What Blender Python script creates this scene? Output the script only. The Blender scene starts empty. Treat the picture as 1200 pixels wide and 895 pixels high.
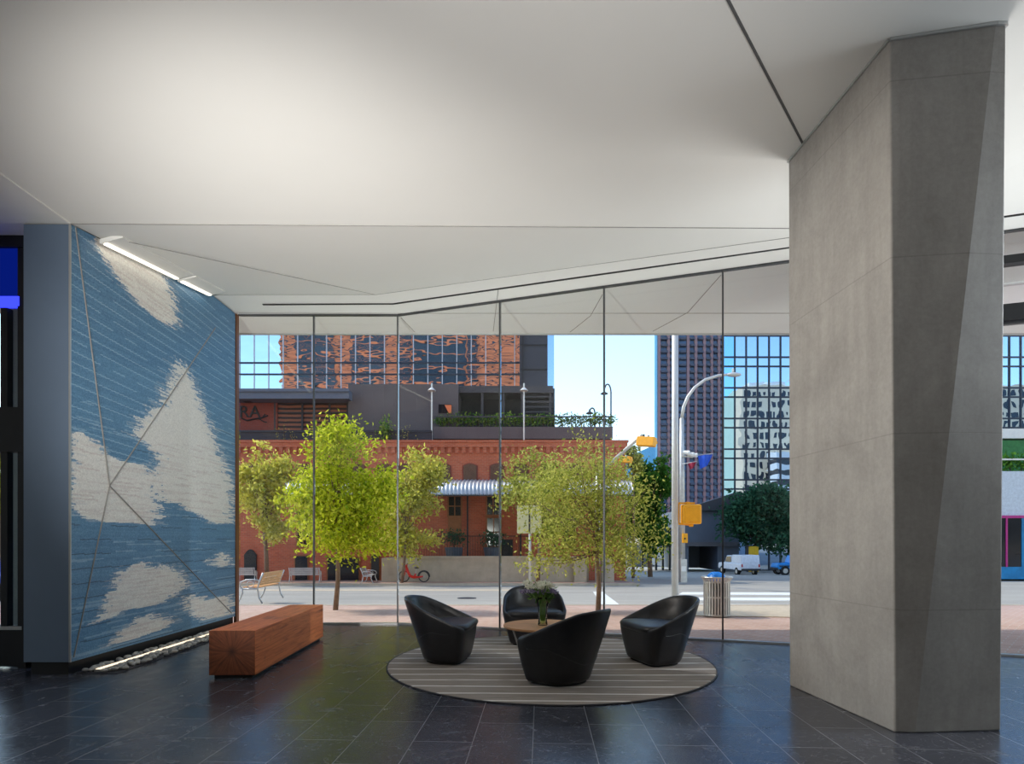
import bpy, math, random
import numpy as np
from mathutils import Vector, Matrix
R = math.radians
random.seed(7); RNG = np.random.default_rng(11)
SC = bpy.context.scene; COL = SC.collection
F, CX, HY, H = 700.0, 600.0, 631.5, 1.45     # focal (px of 1200), principal x, horizon row, eye height

# ------------------------------------------------------------------ places measured from the photograph
GZ = [(-60, 0), (10.2, 0), (15.85, -.28), (33, -.98), (58, -1.86), (120, -4.0), (600, -20)]
def gz(Y):
    for (a, za), (b, zb) in zip(GZ, GZ[1:]):
        if Y <= b: return za + (zb - za) * (Y - a) / (b - a)
    return GZ[-1][1]
def at(x, y, Y): return Vector(((x - CX) * Y / F, Y, H + (HY - y) * Y / F))
def X_(x, Y): return (x - CX) * Y / F
def Z_(y, Y): return H + (HY - y) * Y / F
def G(x, y):
    lo, hi = 1.0, 300.0
    for _ in range(60):
        m = (lo + hi) / 2
        if HY + (H - gz(m)) * F / m > y: lo = m
        else: hi = m
    return Vector(((x - CX) * lo / F, lo, gz(lo)))

# ------------------------------------------------------------------ materials
MATS = {}
def s2l(c):
    return tuple(((v / 255) / 12.92 if v / 255 <= .04045 else ((v / 255 + .055) / 1.055) ** 2.4) for v in c)
class N:
    def __init__(s, m):
        s.m = m; m.use_nodes = True; s.t = m.node_tree; s.n = s.t.nodes; s.l = s.t.links
        s.b = s.n.get('Principled BSDF'); s.out = s.n.get('Material Output')
    def new(s, typ, **kw):
        n = s.n.new(typ)
        for k, v in kw.items(): setattr(n, k, v)
        return n
    def link(s, a, b): s.l.new(a, b)
    def coord(s, scale=(1, 1, 1), rot=(0, 0, 0), space='Object', loc=(0, 0, 0)):
        c = s.new('ShaderNodeTexCoord'); mp = s.new('ShaderNodeMapping')
        s.link(c.outputs[space], mp.inputs[0]); mp.inputs['Scale'].default_value = scale; mp.inputs['Rotation'].default_value = rot
        mp.inputs['Location'].default_value = loc
        return mp.outputs[0]
    def noise(s, vec, scale, detail=4, rough=.6, dist=0):
        n = s.new('ShaderNodeTexNoise'); s.link(vec, n.inputs['Vector']); n.inputs['Scale'].default_value = scale
        n.inputs['Detail'].default_value = detail; n.inputs['Roughness'].default_value = rough; n.inputs['Distortion'].default_value = dist
        return n.outputs['Fac']
    def ramp(s, fac, stops):
        r = s.new('ShaderNodeValToRGB'); s.link(fac, r.inputs[0])
        e = r.color_ramp.elements
        while len(e) < len(stops): e.new(.5)
        for el, (p, c) in zip(e, stops): el.position = p; el.color = (*c, 1) if len(c) == 3 else c
        return r.outputs[0]
    def mix(s, fac, a, b, blend='MIX'):
        m = s.new('ShaderNodeMixRGB', blend_type=blend)
        for i, v in enumerate((fac, a, b)):
            if isinstance(v, (int, float)): m.inputs[i].default_value = v
            elif isinstance(v, tuple): m.inputs[i].default_value = (*v, 1)[:4]
            else: s.link(v, m.inputs[i])
        return m.outputs[0]
    def bump(s, hgt, strength=.3, dist=.02):
        b = s.new('ShaderNodeBump'); s.link(hgt, b.inputs['Height']); b.inputs['Strength'].default_value = strength
        b.inputs['Distance'].default_value = dist; s.link(b.outputs[0], s.b.inputs['Normal']); return b
def mat(name, c, rough=.6, metal=0, var=.12, scale=6, bump=0, bscale=40, spec=.5, lin=False):
    if name in MATS: return MATS[name]
    m = bpy.data.materials.new(name); n = N(m); base = c if lin else s2l(c)
    v = n.coord(); f = n.noise(v, scale)
    lo = tuple(max(0, x * (1 - var)) for x in base); hi = tuple(min(1, x * (1 + var)) for x in base)
    n.link(n.ramp(f, [(.3, lo), (.7, hi)]), n.b.inputs['Base Color'])
    n.b.inputs['Roughness'].default_value = rough; n.b.inputs['Metallic'].default_value = metal
    n.b.inputs['Specular IOR Level'].default_value = spec
    if bump: n.bump(n.noise(v, bscale), bump, .01)
    MATS[name] = m; return m
def emit(name, c, strength):
    m = bpy.data.materials.new(name); n = N(m); e = n.new('ShaderNodeEmission')
    e.inputs[0].default_value = (*s2l(c), 1); e.inputs[1].default_value = strength
    n.link(e.outputs[0], n.out.inputs[0]); MATS[name] = m; return m
def thin_glass(name, tint=(.95, .97, .96), ior=1.28):
    m = bpy.data.materials.new(name); n = N(m)
    tr = n.new('ShaderNodeBsdfTransparent'); tr.inputs[0].default_value = (*tint, 1)
    gl = n.new('ShaderNodeBsdfGlossy'); gl.inputs['Roughness'].default_value = .0; gl.inputs[0].default_value = (.9, .95, .95, 1)
    fr = n.new('ShaderNodeFresnel'); fr.inputs[0].default_value = ior
    mx = n.new('ShaderNodeMixShader'); n.link(fr.outputs[0], mx.inputs[0]); n.link(tr.outputs[0], mx.inputs[1]); n.link(gl.outputs[0], mx.inputs[2])
    n.link(mx.outputs[0], n.out.inputs[0]); MATS[name] = m; return m
def mirror_glass(name, tint, wav=.12, wscale=(.35, .35, .35), rough=.0):
    m = bpy.data.materials.new(name); n = N(m)
    n.b.inputs['Base Color'].default_value = (*tint, 1); n.b.inputs['Metallic'].default_value = 1; n.b.inputs['Roughness'].default_value = rough
    v = n.coord(scale=wscale); f = n.noise(v, 1.0, 2, .5)
    b = n.bump(f, 1.0, wav); MATS[name] = m; return m
def leafmat(name, cols, trans=.5):
    m = bpy.data.materials.new(name); n = N(m)
    g = n.new('ShaderNodeNewGeometry')
    c = n.ramp(g.outputs['Random Per Island'], [(i / (len(cols) - 1), s2l(k)) for i, k in enumerate(cols)])
    d = n.new('ShaderNodeBsdfDiffuse'); t = n.new('ShaderNodeBsdfTranslucent'); mx = n.new('ShaderNodeMixShader')
    n.link(c, d.inputs[0]); n.link(c, t.inputs[0]); mx.inputs[0].default_value = trans
    n.link(d.outputs[0], mx.inputs[1]); n.link(t.outputs[0], mx.inputs[2]); n.link(mx.outputs[0], n.out.inputs[0])
    MATS[name] = m; return m

# ------------------------------------------------------------------ mesh builder
ROOT = {}
class MB:
    def __init__(s): s.v = []; s.f = []
    def add(s, vs, fs):
        o = len(s.v); s.v += [tuple(p) for p in vs]; s.f += [tuple(i + o for i in f) for f in fs]; return s
    def mm(s, a, b):                                  # box from min to max corner
        x0, y0, z0 = a; x1, y1, z1 = b
        return s.add([(x0, y0, z0), (x1, y0, z0), (x1, y1, z0), (x0, y1, z0), (x0, y0, z1), (x1, y0, z1), (x1, y1, z1), (x0, y1, z1)],
                     [(0, 3, 2, 1), (4, 5, 6, 7), (0, 1, 5, 4), (1, 2, 6, 5), (2, 3, 7, 6), (3, 0, 4, 7)])
    def box(s, c, d, rz=0):
        M = Matrix.Rotation(rz, 3, 'Z'); c = Vector(c)
        vs = [c + M @ Vector((sx * d[0] / 2, sy * d[1] / 2, sz * d[2] / 2)) for sz in (-1, 1) for sx, sy in ((-1, -1), (1, -1), (1, 1), (-1, 1))]
        return s.add(vs, [(0, 3, 2, 1), (4, 5, 6, 7), (0, 1, 5, 4), (1, 2, 6, 5), (2, 3, 7, 6), (3, 0, 4, 7)])
    def beam(s, p, q, w, h, up=(0, 0, 1)):            # rectangular bar between two points
        p, q = Vector(p), Vector(q); d = (q - p).normalized(); sd = d.cross(Vector(up))
        if sd.length < 1e-4: sd = d.cross(Vector((0, 1, 0)))
        sd.normalize(); u = sd.cross(d).normalized()
        vs = [e + sd * (a * w / 2) + u * (b * h / 2) for e in (p, q) for a, b in ((-1, -1), (1, -1), (1, 1), (-1, 1))]
        return s.add(vs, [(0, 3, 2, 1), (4, 5, 6, 7), (0, 1, 5, 4), (1, 2, 6, 5), (2, 3, 7, 6), (3, 0, 4, 7)])
    def tube(s, pts, r, n=8, r2=None, closed=False, caps=True):
        pts = [Vector(p) for p in pts]; k = len(pts); rs = r if isinstance(r, (list, tuple)) else [r + ((r2 if r2 is not None else r) - r) * i / max(1, k - 1) for i in range(k)]
        o = len(s.v); ref = None
        for i, p in enumerate(pts):
            if closed: d = pts[(i + 1) % k] - pts[i - 1]
            else: d = pts[min(i + 1, k - 1)] - pts[max(i - 1, 0)]
            d.normalize()
            if ref is None:
                ref = d.cross(Vector((0, 0, 1)) if abs(d.z) < .9 else Vector((1, 0, 0))).normalized()
            ref = (ref - d * ref.dot(d)).normalized(); b = d.cross(ref)
            for j in range(n):
                a = 2 * math.pi * j / n; s.v.append(tuple(p + (ref * math.cos(a) + b * math.sin(a)) * rs[i]))
        m = k if closed else k - 1
        for i in range(m):
            a = o + i * n; b2 = o + ((i + 1) % k) * n
            for j in range(n): s.f.append((a + j, a + (j + 1) % n, b2 + (j + 1) % n, b2 + j))
        if caps and not closed:
            s.f.append(tuple(o + j for j in reversed(range(n)))); s.f.append(tuple(o + (k - 1) * n + j for j in range(n)))
        return s
    def lathe(s, prof, c, n=20, sx=1, sy=1):
        o = len(s.v); c = Vector(c)
        for r, z in prof:
            for j in range(n):
                a = 2 * math.pi * j / n; s.v.append((c.x + r * sx * math.cos(a), c.y + r * sy * math.sin(a), c.z + z))
        for i in range(len(prof) - 1):
            for j in range(n): s.f.append((o + i * n + j, o + i * n + (j + 1) % n, o + (i + 1) * n + (j + 1) % n, o + (i + 1) * n + j))
        s.f.append(tuple(o + j for j in reversed(range(n)))); s.f.append(tuple(o + (len(prof) - 1) * n + j for j in range(n)))
        return s
    def prism(s, poly, ax, a, b):                     # polygon (2-D) extruded on axis ax (0,1,2) from a to b
        def mk(p, t):
            q = list(p); q.insert(ax, t); return tuple(q)
        k = len(poly)
        return s.add([mk(p, a) for p in poly] + [mk(p, b) for p in poly],
                     [tuple(range(k))[::-1], tuple(range(k, 2 * k))] + [(i, (i + 1) % k, k + (i + 1) % k, k + i) for i in range(k)])
    def ell(s, c, r, n=10, m=7, jit=0, rot=None):
        o = len(s.v); c = Vector(c)
        ring = []
        def put(v):
            if jit: v = v * (1 + random.uniform(-jit, jit))
            v = Vector((v.x * r[0], v.y * r[1], v.z * r[2]))
            if rot is not None: v = rot @ v
            s.v.append(tuple(c + v))
        put(Vector((0, 0, -1)))
        for i in range(1, m):
            t = math.pi * i / m
            for j in range(n):
                a = 2 * math.pi * j / n; put(Vector((math.sin(t) * math.cos(a), math.sin(t) * math.sin(a), -math.cos(t))))
        put(Vector((0, 0, 1)))
        for j in range(n): s.f.append((o, o + 1 + (j + 1) % n, o + 1 + j))
        for i in range(m - 2):
            for j in range(n): s.f.append((o + 1 + i * n + j, o + 1 + i * n + (j + 1) % n, o + 1 + (i + 1) * n + (j + 1) % n, o + 1 + (i + 1) * n + j))
        e = o + 1 + (m - 1) * n
        for j in range(n): s.f.append((e, o + 1 + (m - 2) * n + j, o + 1 + (m - 2) * n + (j + 1) % n))
        return s
    def xf(s, M):
        s.v = [tuple(M @ Vector(p)) for p in s.v]; return s
    def build(s, name, m, parent=None, smooth=False, bevel=0, sub=0, seg=2):
        if parent is not None: off = ROOT[parent.name]
        else:
            a = np.array(s.v); off = Vector(((a[:, 0].min() + a[:, 0].max()) / 2, (a[:, 1].min() + a[:, 1].max()) / 2, a[:, 2].min()))
        me = bpy.data.meshes.new(name); me.from_pydata([tuple(Vector(p) - off) for p in s.v], [], s.f); me.update()
        if m: me.materials.append(MATS[m] if isinstance(m, str) else m)
        if smooth: me.polygons.foreach_set('use_smooth', [True] * len(me.polygons))
        o = bpy.data.objects.new(name, me); COL.objects.link(o)
        if parent is not None: o.parent = parent
        else: o.location = off
        ROOT[o.name] = off
        if bevel:
            b = o.modifiers.new('bevel', 'BEVEL'); b.width = bevel; b.segments = seg; b.limit_method = 'ANGLE'; b.angle_limit = R(35)
            if smooth is False: pass
        if sub:
            b = o.modifiers.new('sub', 'SUBSURF'); b.levels = sub; b.render_levels = sub
        return o
def tag(o, label, cat, group=None, kind=None):
    o['label'] = label; o['category'] = cat
    if group: o['group'] = group
    if kind: o['kind'] = kind
    return o
def struct(o, label=None):
    o['kind'] = 'structure'
    if label: o['label'] = label; o['category'] = label.split()[-1]
    return o
def thing(name, loc, label, cat, group=None, rz=0):
    o = bpy.data.objects.new(name, None); o.empty_display_size = .1; COL.objects.link(o); o.location = Vector(loc); o.rotation_euler.z = rz
    ROOT[o.name] = Vector((0, 0, 0)) if rz == 'local' else Vector(loc)
    return tag(o, label, cat, group)
def local_thing(name, label, cat, group=None):       # parts are given in the thing's own coordinates
    o = bpy.data.objects.new(name, None); o.empty_display_size = .1; COL.objects.link(o); ROOT[o.name] = Vector((0, 0, 0))
    return tag(o, label, cat, group)
def place(o, loc, rz=0): o.location = Vector(loc); o.rotation_euler.z = rz; return o
def copy_tree(o, loc=None, rz=None, label=None, parent=None):
    c = o.copy(); COL.objects.link(c)
    if parent is not None: c.parent = parent
    for ch in list(o.children): copy_tree(ch, parent=c)
    if loc is not None: c.location = Vector(loc)
    if rz is not None: c.rotation_euler.z = rz
    if label: c['label'] = label
    return c
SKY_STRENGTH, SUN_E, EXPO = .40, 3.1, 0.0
AREAS = [('fill_uplight', (-4.0, -3.2, 1.75), (-4.0, -3.2, 9), 6, 4, 200, (1, .95, .88)),  # unseen upward fill lamps without fixtures, added to brighten the ceiling
         ('fill_uplight', (9.3, 3.6, 1.75), (9.3, 3.6, 9), 3.0, 4, 420, (.86, .94, 1)),
         ('fill_uplight', (4.35, 6.6, 1.75), (4.35, 6.6, 9), 1.0, .9, 70, (1, .98, .95))]
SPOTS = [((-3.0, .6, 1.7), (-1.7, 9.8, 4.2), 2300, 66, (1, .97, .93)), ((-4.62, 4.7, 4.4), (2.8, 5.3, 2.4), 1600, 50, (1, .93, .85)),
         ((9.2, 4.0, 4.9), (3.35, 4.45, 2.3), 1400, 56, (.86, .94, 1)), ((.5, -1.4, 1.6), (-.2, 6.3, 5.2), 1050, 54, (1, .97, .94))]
# ------------------------------------------------------------------ material library
mat('white_paint', (236, 235, 230), .75, var=.015, scale=.6)
mat('white_soffit', (232, 236, 236), .55, var=.015, scale=.6)
mat('seam', (150, 148, 144), .8); mat('joint_grey', (92, 92, 92), .7)
mat('black_slot', (22, 22, 22), .6)
mat('steel_grey', (112, 130, 152), .42, .35, var=.05, scale=1.2)
mat('steel_light', (190, 192, 192), .35, .7, var=.05)
mat('mullion', (70, 72, 74), .4, .5)
mat('dark_frame', (30, 31, 34), .4, .4)
mat('bronze', (120, 78, 50), .4, .5)
mat('black_plinth', (20, 20, 22), .5)
mat('leather', (30, 30, 33), .36, var=.2, scale=14, bump=.12, bscale=180)
mat('rubber', (14, 14, 15), .7)
mat('wood_top', (196, 142, 96), .4, var=.15, scale=8)
mat('tree_bark', (128, 104, 84), .9, var=.3, scale=14, bump=.5, bscale=25)
mat('tree_bark_dark', (84, 72, 62), .9, var=.3, scale=10)
mat('galvanised', (196, 194, 190), .45, .6, var=.12, scale=5)
mat('pole_grey', (205, 203, 198), .45, .3, var=.08, scale=3)
mat('signal_yellow', (246, 168, 10), .5, var=.06)
mat('sign_back', (196, 196, 160), .5, .3, var=.08)
mat('bench_metal', (196, 194, 192), .4, .5)
mat('bench_wood', (214, 160, 104), .6, var=.15, scale=7)
mat('bike_red', (222, 44, 30), .4)
mat('bike_dark', (36, 36, 40), .5)
mat('concrete_wall', (190, 174, 152), .85, var=.14, scale=1.5)
mat('concrete_dark', (108, 106, 106), .85, var=.14, scale=1)
mat('slate_clad', (66, 66, 74), .7, var=.1, scale=.5)
mat('dark_metal', (72, 70, 74), .55, .2, var=.08)
mat('charcoal', (54, 54, 60), .7, var=.1)
mat('roof_grey', (96, 104, 120), .6, var=.06)
mat('window_dark', (34, 36, 40), .12, var=.2, scale=.8)
mat('shutter_brown', (108, 74, 54), .7, var=.15, scale=4)
mat('door_wood', (150, 92, 52), .6, var=.15, scale=4)
mat('planter_blue', (84, 90, 104), .6)
mat('sand_stone', (196, 176, 150), .8)
mat('tower_brick', (238, 130, 84), .85, var=.06, scale=.1)
mat('tower_glass_dark', (44, 52, 62), .2, var=.25, scale=.1)
mat('beige_stone', (255, 226, 190), .85, var=.06, scale=.1)
mat('white_band', (238, 236, 230), .8, var=.04)
mat('pink_pier', (142, 112, 120), .8, var=.1, scale=.05)
mat('blue_window', (52, 84, 128), .25, var=.4, scale=.09)
mat('balcony', (58, 66, 88), .7)
mat('glass_strip', (120, 190, 226), .15)
mat('white_mullion', (205, 205, 212), .5)
mat('dark_mullion', (36, 48, 66), .5)
mat('car_white', (226, 230, 236), .3)
mat('car_blue', (22, 138, 214), .3)
mat('car_glass', (30, 36, 44), .1)
mat('tyre', (24, 24, 26), .8)
mat('tail_red', (190, 30, 26), .4)
mat('bumper_dark', (44, 46, 50), .5)
mat('flag_blue', (34, 88, 204), .7)
mat('flag_red', (164, 44, 70), .7)
mat('bag_blue', (30, 132, 226), .35, bump=.4, bscale=12)
mat('shop_white', (206, 214, 222), .8)
mat('shop_blue', (28, 132, 186), .6, var=.25, scale=2)
mat('shop_magenta', (190, 50, 130), .6)
mat('hedge_green_wall', (60, 120, 66), .8, var=.3, scale=3)
thin_glass('vase_water', (.80, .90, .66))
mat('stem_green', (128, 160, 84), .6)
mat('yellow_paint', (226, 180, 20), .6)
mat('white_line', (226, 222, 214), .8, var=.1, scale=3)
mat('iron_black', (34, 33, 34), .6)
mat('podium_grey', (104, 112, 122), .7, var=.08, scale=.4)
emit('led_white', (255, 246, 226), 3.0)
emit('led_floor', (255, 236, 206), 1.5)
emit('led_blue', (50, 60, 255), 2.2)
emit('screen_blue', (6, 26, 120), .9)
thin_glass('facade_glass')
thin_glass('vase_glass', (.93, .96, .93))
mirror_glass('tower_mirror', (.60, .75, .86), .016, (.30, .30, .62))
mirror_glass('tower_mirror_blue', (.40, .55, .76), .016, (.30, .30, .22))
mirror_glass('sky_strip_mirror', (.26, .56, .86), .010, (.5, .5, .3))
leafmat('leaf_lime', [(150, 168, 30), (206, 214, 52), (228, 226, 82), (118, 146, 34)])
leafmat('leaf_olive', [(134, 144, 54), (184, 186, 84), (214, 208, 112), (110, 124, 52)], .45)
leafmat('leaf_yellow', [(176, 176, 62), (222, 214, 92), (236, 226, 122), (136, 142, 58)], .55)
leafmat('leaf_green', [(50, 96, 34), (82, 132, 50), (110, 156, 62), (40, 76, 34)], .4)
leafmat('leaf_dark', [(40, 78, 56), (60, 104, 76), (80, 124, 90), (34, 66, 50)], .3)
leafmat('leaf_shrub', [(60, 104, 44), (104, 142, 60), (150, 168, 80), (44, 80, 40)], .35)
leafmat('leaf_vase', [(60, 96, 48), (90, 124, 62), (116, 146, 78)], .3)
leafmat('petal_white', [(236, 234, 214), (246, 244, 232), (220, 222, 190)], .3)
leafmat('petal_violet', [(104, 94, 128), (146, 136, 168), (188, 178, 200)], .2)

def special_mats():
    # slate floor tiles
    m = bpy.data.materials.new('slate_tiles'); n = N(m); v = n.coord(space='Object', rot=(0, 0, R(90 + 2.7)))
    bk = n.new('ShaderNodeTexBrick'); n.link(v, bk.inputs['Vector'])
    bk.inputs['Color1'].default_value = (*s2l((50, 53, 62)), 1); bk.inputs['Color2'].default_value = (*s2l((62, 64, 73)), 1); bk.inputs['Mortar'].default_value = (*s2l((128, 128, 132)), 1)
    bk.inputs['Scale'].default_value = 1; bk.inputs['Mortar Size'].default_value = .0032; bk.inputs['Mortar Smooth'].default_value = .2
    bk.inputs['Brick Width'].default_value = .9; bk.inputs['Row Height'].default_value = .43; bk.offset = .5; bk.inputs['Bias'].default_value = 0
    v2 = n.coord(); f1 = n.noise(v2, 2.2, 6, .65, 1.6); f2 = n.noise(v2, 9, 5, .7, 3.0)
    c = n.mix(n.ramp(f1, [(.50, (0, 0, 0)), (.80, (.28, .28, .28))]), bk.outputs[0], s2l((112, 112, 120)))
    c = n.mix(n.ramp(f2, [(.585, (0, 0, 0)), (.62, (.34, .34, .34)), (.655, (0, 0, 0))]), c, s2l((150, 150, 150)))
    n.link(c, n.b.inputs['Base Color'])
    n.link(n.ramp(f1, [(.3, (.16,) * 3), (.7, (.30,) * 3)]), n.b.inputs['Roughness'])
    n.b.inputs['Specular IOR Level'].default_value = .5
    bp = n.bump(f2, .05, .01); MATS['slate_tiles'] = m
    # concrete of the column : pour joints every 1.32 m and blotches
    m = bpy.data.materials.new('column_concrete'); n = N(m); v = n.coord(space='Object')
    f1 = n.noise(v, 1.3, 6, .65, .6); f2 = n.noise(n.coord(scale=(6, 6, .8)), 1.5, 5, .6); f3 = n.noise(v, 26, 5, .7)
    c = n.ramp(f1, [(.25, s2l((128, 124, 120))), (.5, s2l((150, 147, 143))), (.8, s2l((168, 165, 160)))])
    c = n.mix(n.ramp(f2, [(.35, (.35,) * 3), (.6, (0,) * 3)]), c, s2l((122, 118, 114)))
    sx = n.new('ShaderNodeSeparateXYZ'); n.link(n.coord(loc=(0, 0, 0)), sx.inputs[0])
    a = n.new('ShaderNodeMath', operation='SUBTRACT'); n.link(sx.outputs[2], a.inputs[0]); a.inputs[1].default_value = .92 - .66
    b = n.new('ShaderNodeMath', operation='PINGPONG'); n.link(a.outputs[0], b.inputs[0]); b.inputs[1].default_value = .66
    d = n.new('ShaderNodeMath', operation='GREATER_THAN'); n.link(b.outputs[0], d.inputs[0]); d.inputs[1].default_value = .655
    dd = n.new('ShaderNodeMath', operation='MULTIPLY'); n.link(d.outputs[0], dd.inputs[0]); dd.inputs[1].default_value = .45; c = n.mix(dd.outputs[0], c, s2l((112, 108, 104)))
    n.link(n.mix(.10, c, n.ramp(f3, [(.3, (.1,) * 3), (.7, (.6,) * 3)])), n.b.inputs['Base Color']); n.b.inputs['Roughness'].default_value = .62
    inv = n.new('ShaderNodeMath', operation='SUBTRACT'); inv.inputs[0].default_value = 1; n.link(d.outputs[0], inv.inputs[1])
    n.bump(inv.outputs[0], .35, .006); MATS['column_concrete'] = m
    # brick walls
    def brick(name, c1, c2, mo, w, h, ms, rot=(R(90), 0, 0), rough=.85, var=True):
        m = bpy.data.materials.new(name); n = N(m); v = n.coord(rot=rot)
        bk = n.new('ShaderNodeTexBrick'); n.link(v, bk.inputs['Vector'])
        for k, cc in (('Color1', c1), ('Color2', c2), ('Mortar', mo)): bk.inputs[k].default_value = (*s2l(cc), 1)
        bk.inputs['Scale'].default_value = 1; bk.inputs['Brick Width'].default_value = w; bk.inputs['Row Height'].default_value = h; bk.inputs['Mortar Size'].default_value = ms
        f = n.noise(n.coord(), .7, 6, .7)
        n.link(n.mix(n.ramp(f, [(.35, (0,) * 3), (.75, (.5,) * 3)]), bk.outputs[0], tuple(x * .55 for x in s2l(c1))), n.b.inputs['Base Color'])
        n.b.inputs['Roughness'].default_value = rough; MATS[name] = m
    brick('old_brick', (208, 106, 72), (182, 88, 62), (188, 132, 104), .30, .11, .012, rot=(R(-90), 0, 0))
    brick('brick_plain', (150, 72, 58), (136, 64, 52), (140, 84, 70), .30, .11, .010, rot=(R(-90), 0, 0))
    brick('pavers', (204, 166, 148), (190, 150, 132), (200, 184, 170), .24, .12, .008, rot=(0, 0, R(45)))
    brick('far_pavers', (176, 140, 120), (160, 126, 110), (160, 140, 126), .3, .15, .01, rot=(0, 0, 0))
    # asphalt
    m = bpy.data.materials.new('asphalt'); n = N(m); f = n.noise(n.coord(scale=(.25, 1, 1)), .55, 6, .7); g = n.noise(n.coord(), 30, 3)
    c = n.ramp(f, [(.3, s2l((138, 130, 118))), (.55, s2l((160, 150, 136))), (.75, s2l((176, 166, 150)))])
    n.link(n.mix(.1, c, g), n.b.inputs['Base Color']); n.b.inputs['Roughness'].default_value = .9; MATS['asphalt'] = m
    # timber of the bench, side grain and end grain
    m = bpy.data.materials.new('timber'); n = N(m); v = n.coord(scale=(9, .55, 9)); f = n.noise(v, 2.4, 8, .65, 1.4); k = n.noise(n.coord(), 3, 4, .6, 1)
    c = n.ramp(f, [(.25, s2l((134, 64, 30))), (.42, s2l((200, 106, 56))), (.6, s2l((228, 132, 74))), (.8, s2l((184, 96, 52)))])
    c = n.mix(n.ramp(k, [(.62, (0,) * 3), (.75, (.45,) * 3)]), c, s2l((96, 48, 26)))
    n.link(c, n.b.inputs['Base Color']); n.b.inputs['Roughness'].default_value = .55; n.bump(f, .15, .01); MATS['timber'] = m
    m = bpy.data.materials.new('timber_end'); n = N(m)
    c0 = n.coord(); mp = n.new('ShaderNodeMapping'); n.link(c0, mp.inputs[0]); mp.inputs['Location'].default_value = (0, 0, -.28)
    sx = n.new('ShaderNodeSeparateXYZ'); n.link(mp.outputs[0], sx.inputs[0])
    at2 = n.new('ShaderNodeMath', operation='ARCTAN2'); n.link(sx.outputs[0], at2.inputs[0]); n.link(sx.outputs[2], at2.inputs[1])
    cb = n.new('ShaderNodeCombineXYZ'); n.link(at2.outputs[0], cb.inputs[0])
    ln = n.new('ShaderNodeVectorMath', operation='LENGTH'); cc = n.new('ShaderNodeCombineXYZ'); n.link(sx.outputs[0], cc.inputs[0]); n.link(sx.outputs[2], cc.inputs[2]); n.link(cc.outputs[0], ln.inputs[0])
    n.link(ln.outputs['Value'], cb.inputs[1])
    mp2 = n.new('ShaderNodeMapping'); n.link(cb.outputs[0], mp2.inputs[0]); mp2.inputs['Scale'].default_value = (5, 2.5, 1)
    rays = n.noise(mp2.outputs[0], 1.6, 5, .7)
    c = n.ramp(rays, [(.3, s2l((64, 32, 18))), (.5, s2l((120, 64, 36))), (.7, s2l((150, 84, 50)))])
    core = n.ramp(ln.outputs['Value'], [(.0, (.9,) * 3), (.07, (0,) * 3)])
    n.link(n.mix(core, c, s2l((44, 22, 14))), n.b.inputs['Base Color']); n.b.inputs['Roughness'].default_value = .6; MATS['timber_end'] = m
    # rug : grey-brown with broken pale lines running across
    m = bpy.data.materials.new('rug_weave'); n = N(m); v = n.coord(scale=(.12, 9, 1)); f = n.noise(v, 1.3, 3, .5); fw = n.noise(n.coord(scale=(.8, 14, 1)), 3, 4, .7)
    c = n.ramp(fw, [(.3, s2l((122, 112, 105))), (.55, s2l((150, 140, 132))), (.75, s2l((172, 162, 154)))])
    wv = n.new('ShaderNodeTexWave', wave_type='BANDS', bands_direction='Y'); n.link(n.coord(scale=(.18, 1, 1)), wv.inputs['Vector'])
    wv.inputs['Scale'].default_value = 1.15; wv.inputs['Distortion'].default_value = 4.5; wv.inputs['Detail'].default_value = 2; wv.inputs['Detail Scale'].default_value = .55
    ln = n.ramp(wv.outputs['Fac'], [(.93, (0,) * 3), (.985, (.75,) * 3)])
    brk = n.ramp(n.noise(n.coord(scale=(1.2, 5, 1)), 1.5, 2), [(.34, (.15,) * 3), (.46, (1,) * 3)])
    k = n.new('ShaderNodeMixRGB', blend_type='MULTIPLY'); k.inputs[0].default_value = 1; n.link(ln, k.inputs[1]); n.link(brk, k.inputs[2])
    n.link(n.mix(k.outputs[0], c, s2l((240, 236, 230))), n.b.inputs['Base Color']); n.b.inputs['Roughness'].default_value = .95
    n.bump(n.noise(n.coord(), 220, 2), .4, .004); MATS['rug_weave'] = m
    # river pebbles
    m = bpy.data.materials.new('pebble'); n = N(m); oi = n.new('ShaderNodeObjectInfo')
    n.link(n.ramp(oi.outputs['Random'], [(0, s2l((128, 130, 132))), (.5, s2l((168, 168, 166))), (1, s2l((204, 200, 192)))]), n.b.inputs['Base Color']); n.b.inputs['Roughness'].default_value = .55; MATS['pebble'] = m
    # corrugated metal for awning
    m = bpy.data.materials.new('corrugated'); n = N(m); f = n.noise(n.coord(), 1.2)
    n.link(n.ramp(f, [(.3, s2l((170, 172, 176))), (.7, s2l((206, 206, 206)))]), n.b.inputs['Base Color']); n.b.inputs['Metallic'].default_value = .5; n.b.inputs['Roughness'].default_value = .45; MATS['corrugated'] = m
    # vertical-ribbed dark cladding
    m = bpy.data.materials.new('ribbed_dark'); n = N(m)
    wv = n.new('ShaderNodeTexWave', wave_type='BANDS', bands_direction='X', wave_profile='SAW'); n.link(n.coord(), wv.inputs['Vector']); wv.inputs['Scale'].default_value = .42
    n.link(n.ramp(n.noise(n.coord(), .4), [(.3, s2l((88, 80, 82))), (.7, s2l((100, 92, 92)))]), n.b.inputs['Base Color']); n.b.inputs['Roughness'].default_value = .7
    n.bump(wv.outputs['Fac'], .6, .06); MATS['ribbed_dark'] = m
    # slatted reflections in the upper brown windows, painted as colour bands
    m = bpy.data.materials.new('slat_reflection'); n = N(m)
    wv = n.new('ShaderNodeTexWave', wave_type='BANDS', bands_direction='Z'); n.link(n.coord(), wv.inputs['Vector']); wv.inputs['Scale'].default_value = 1.0; wv.inputs['Distortion'].default_value = 1.2
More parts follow.
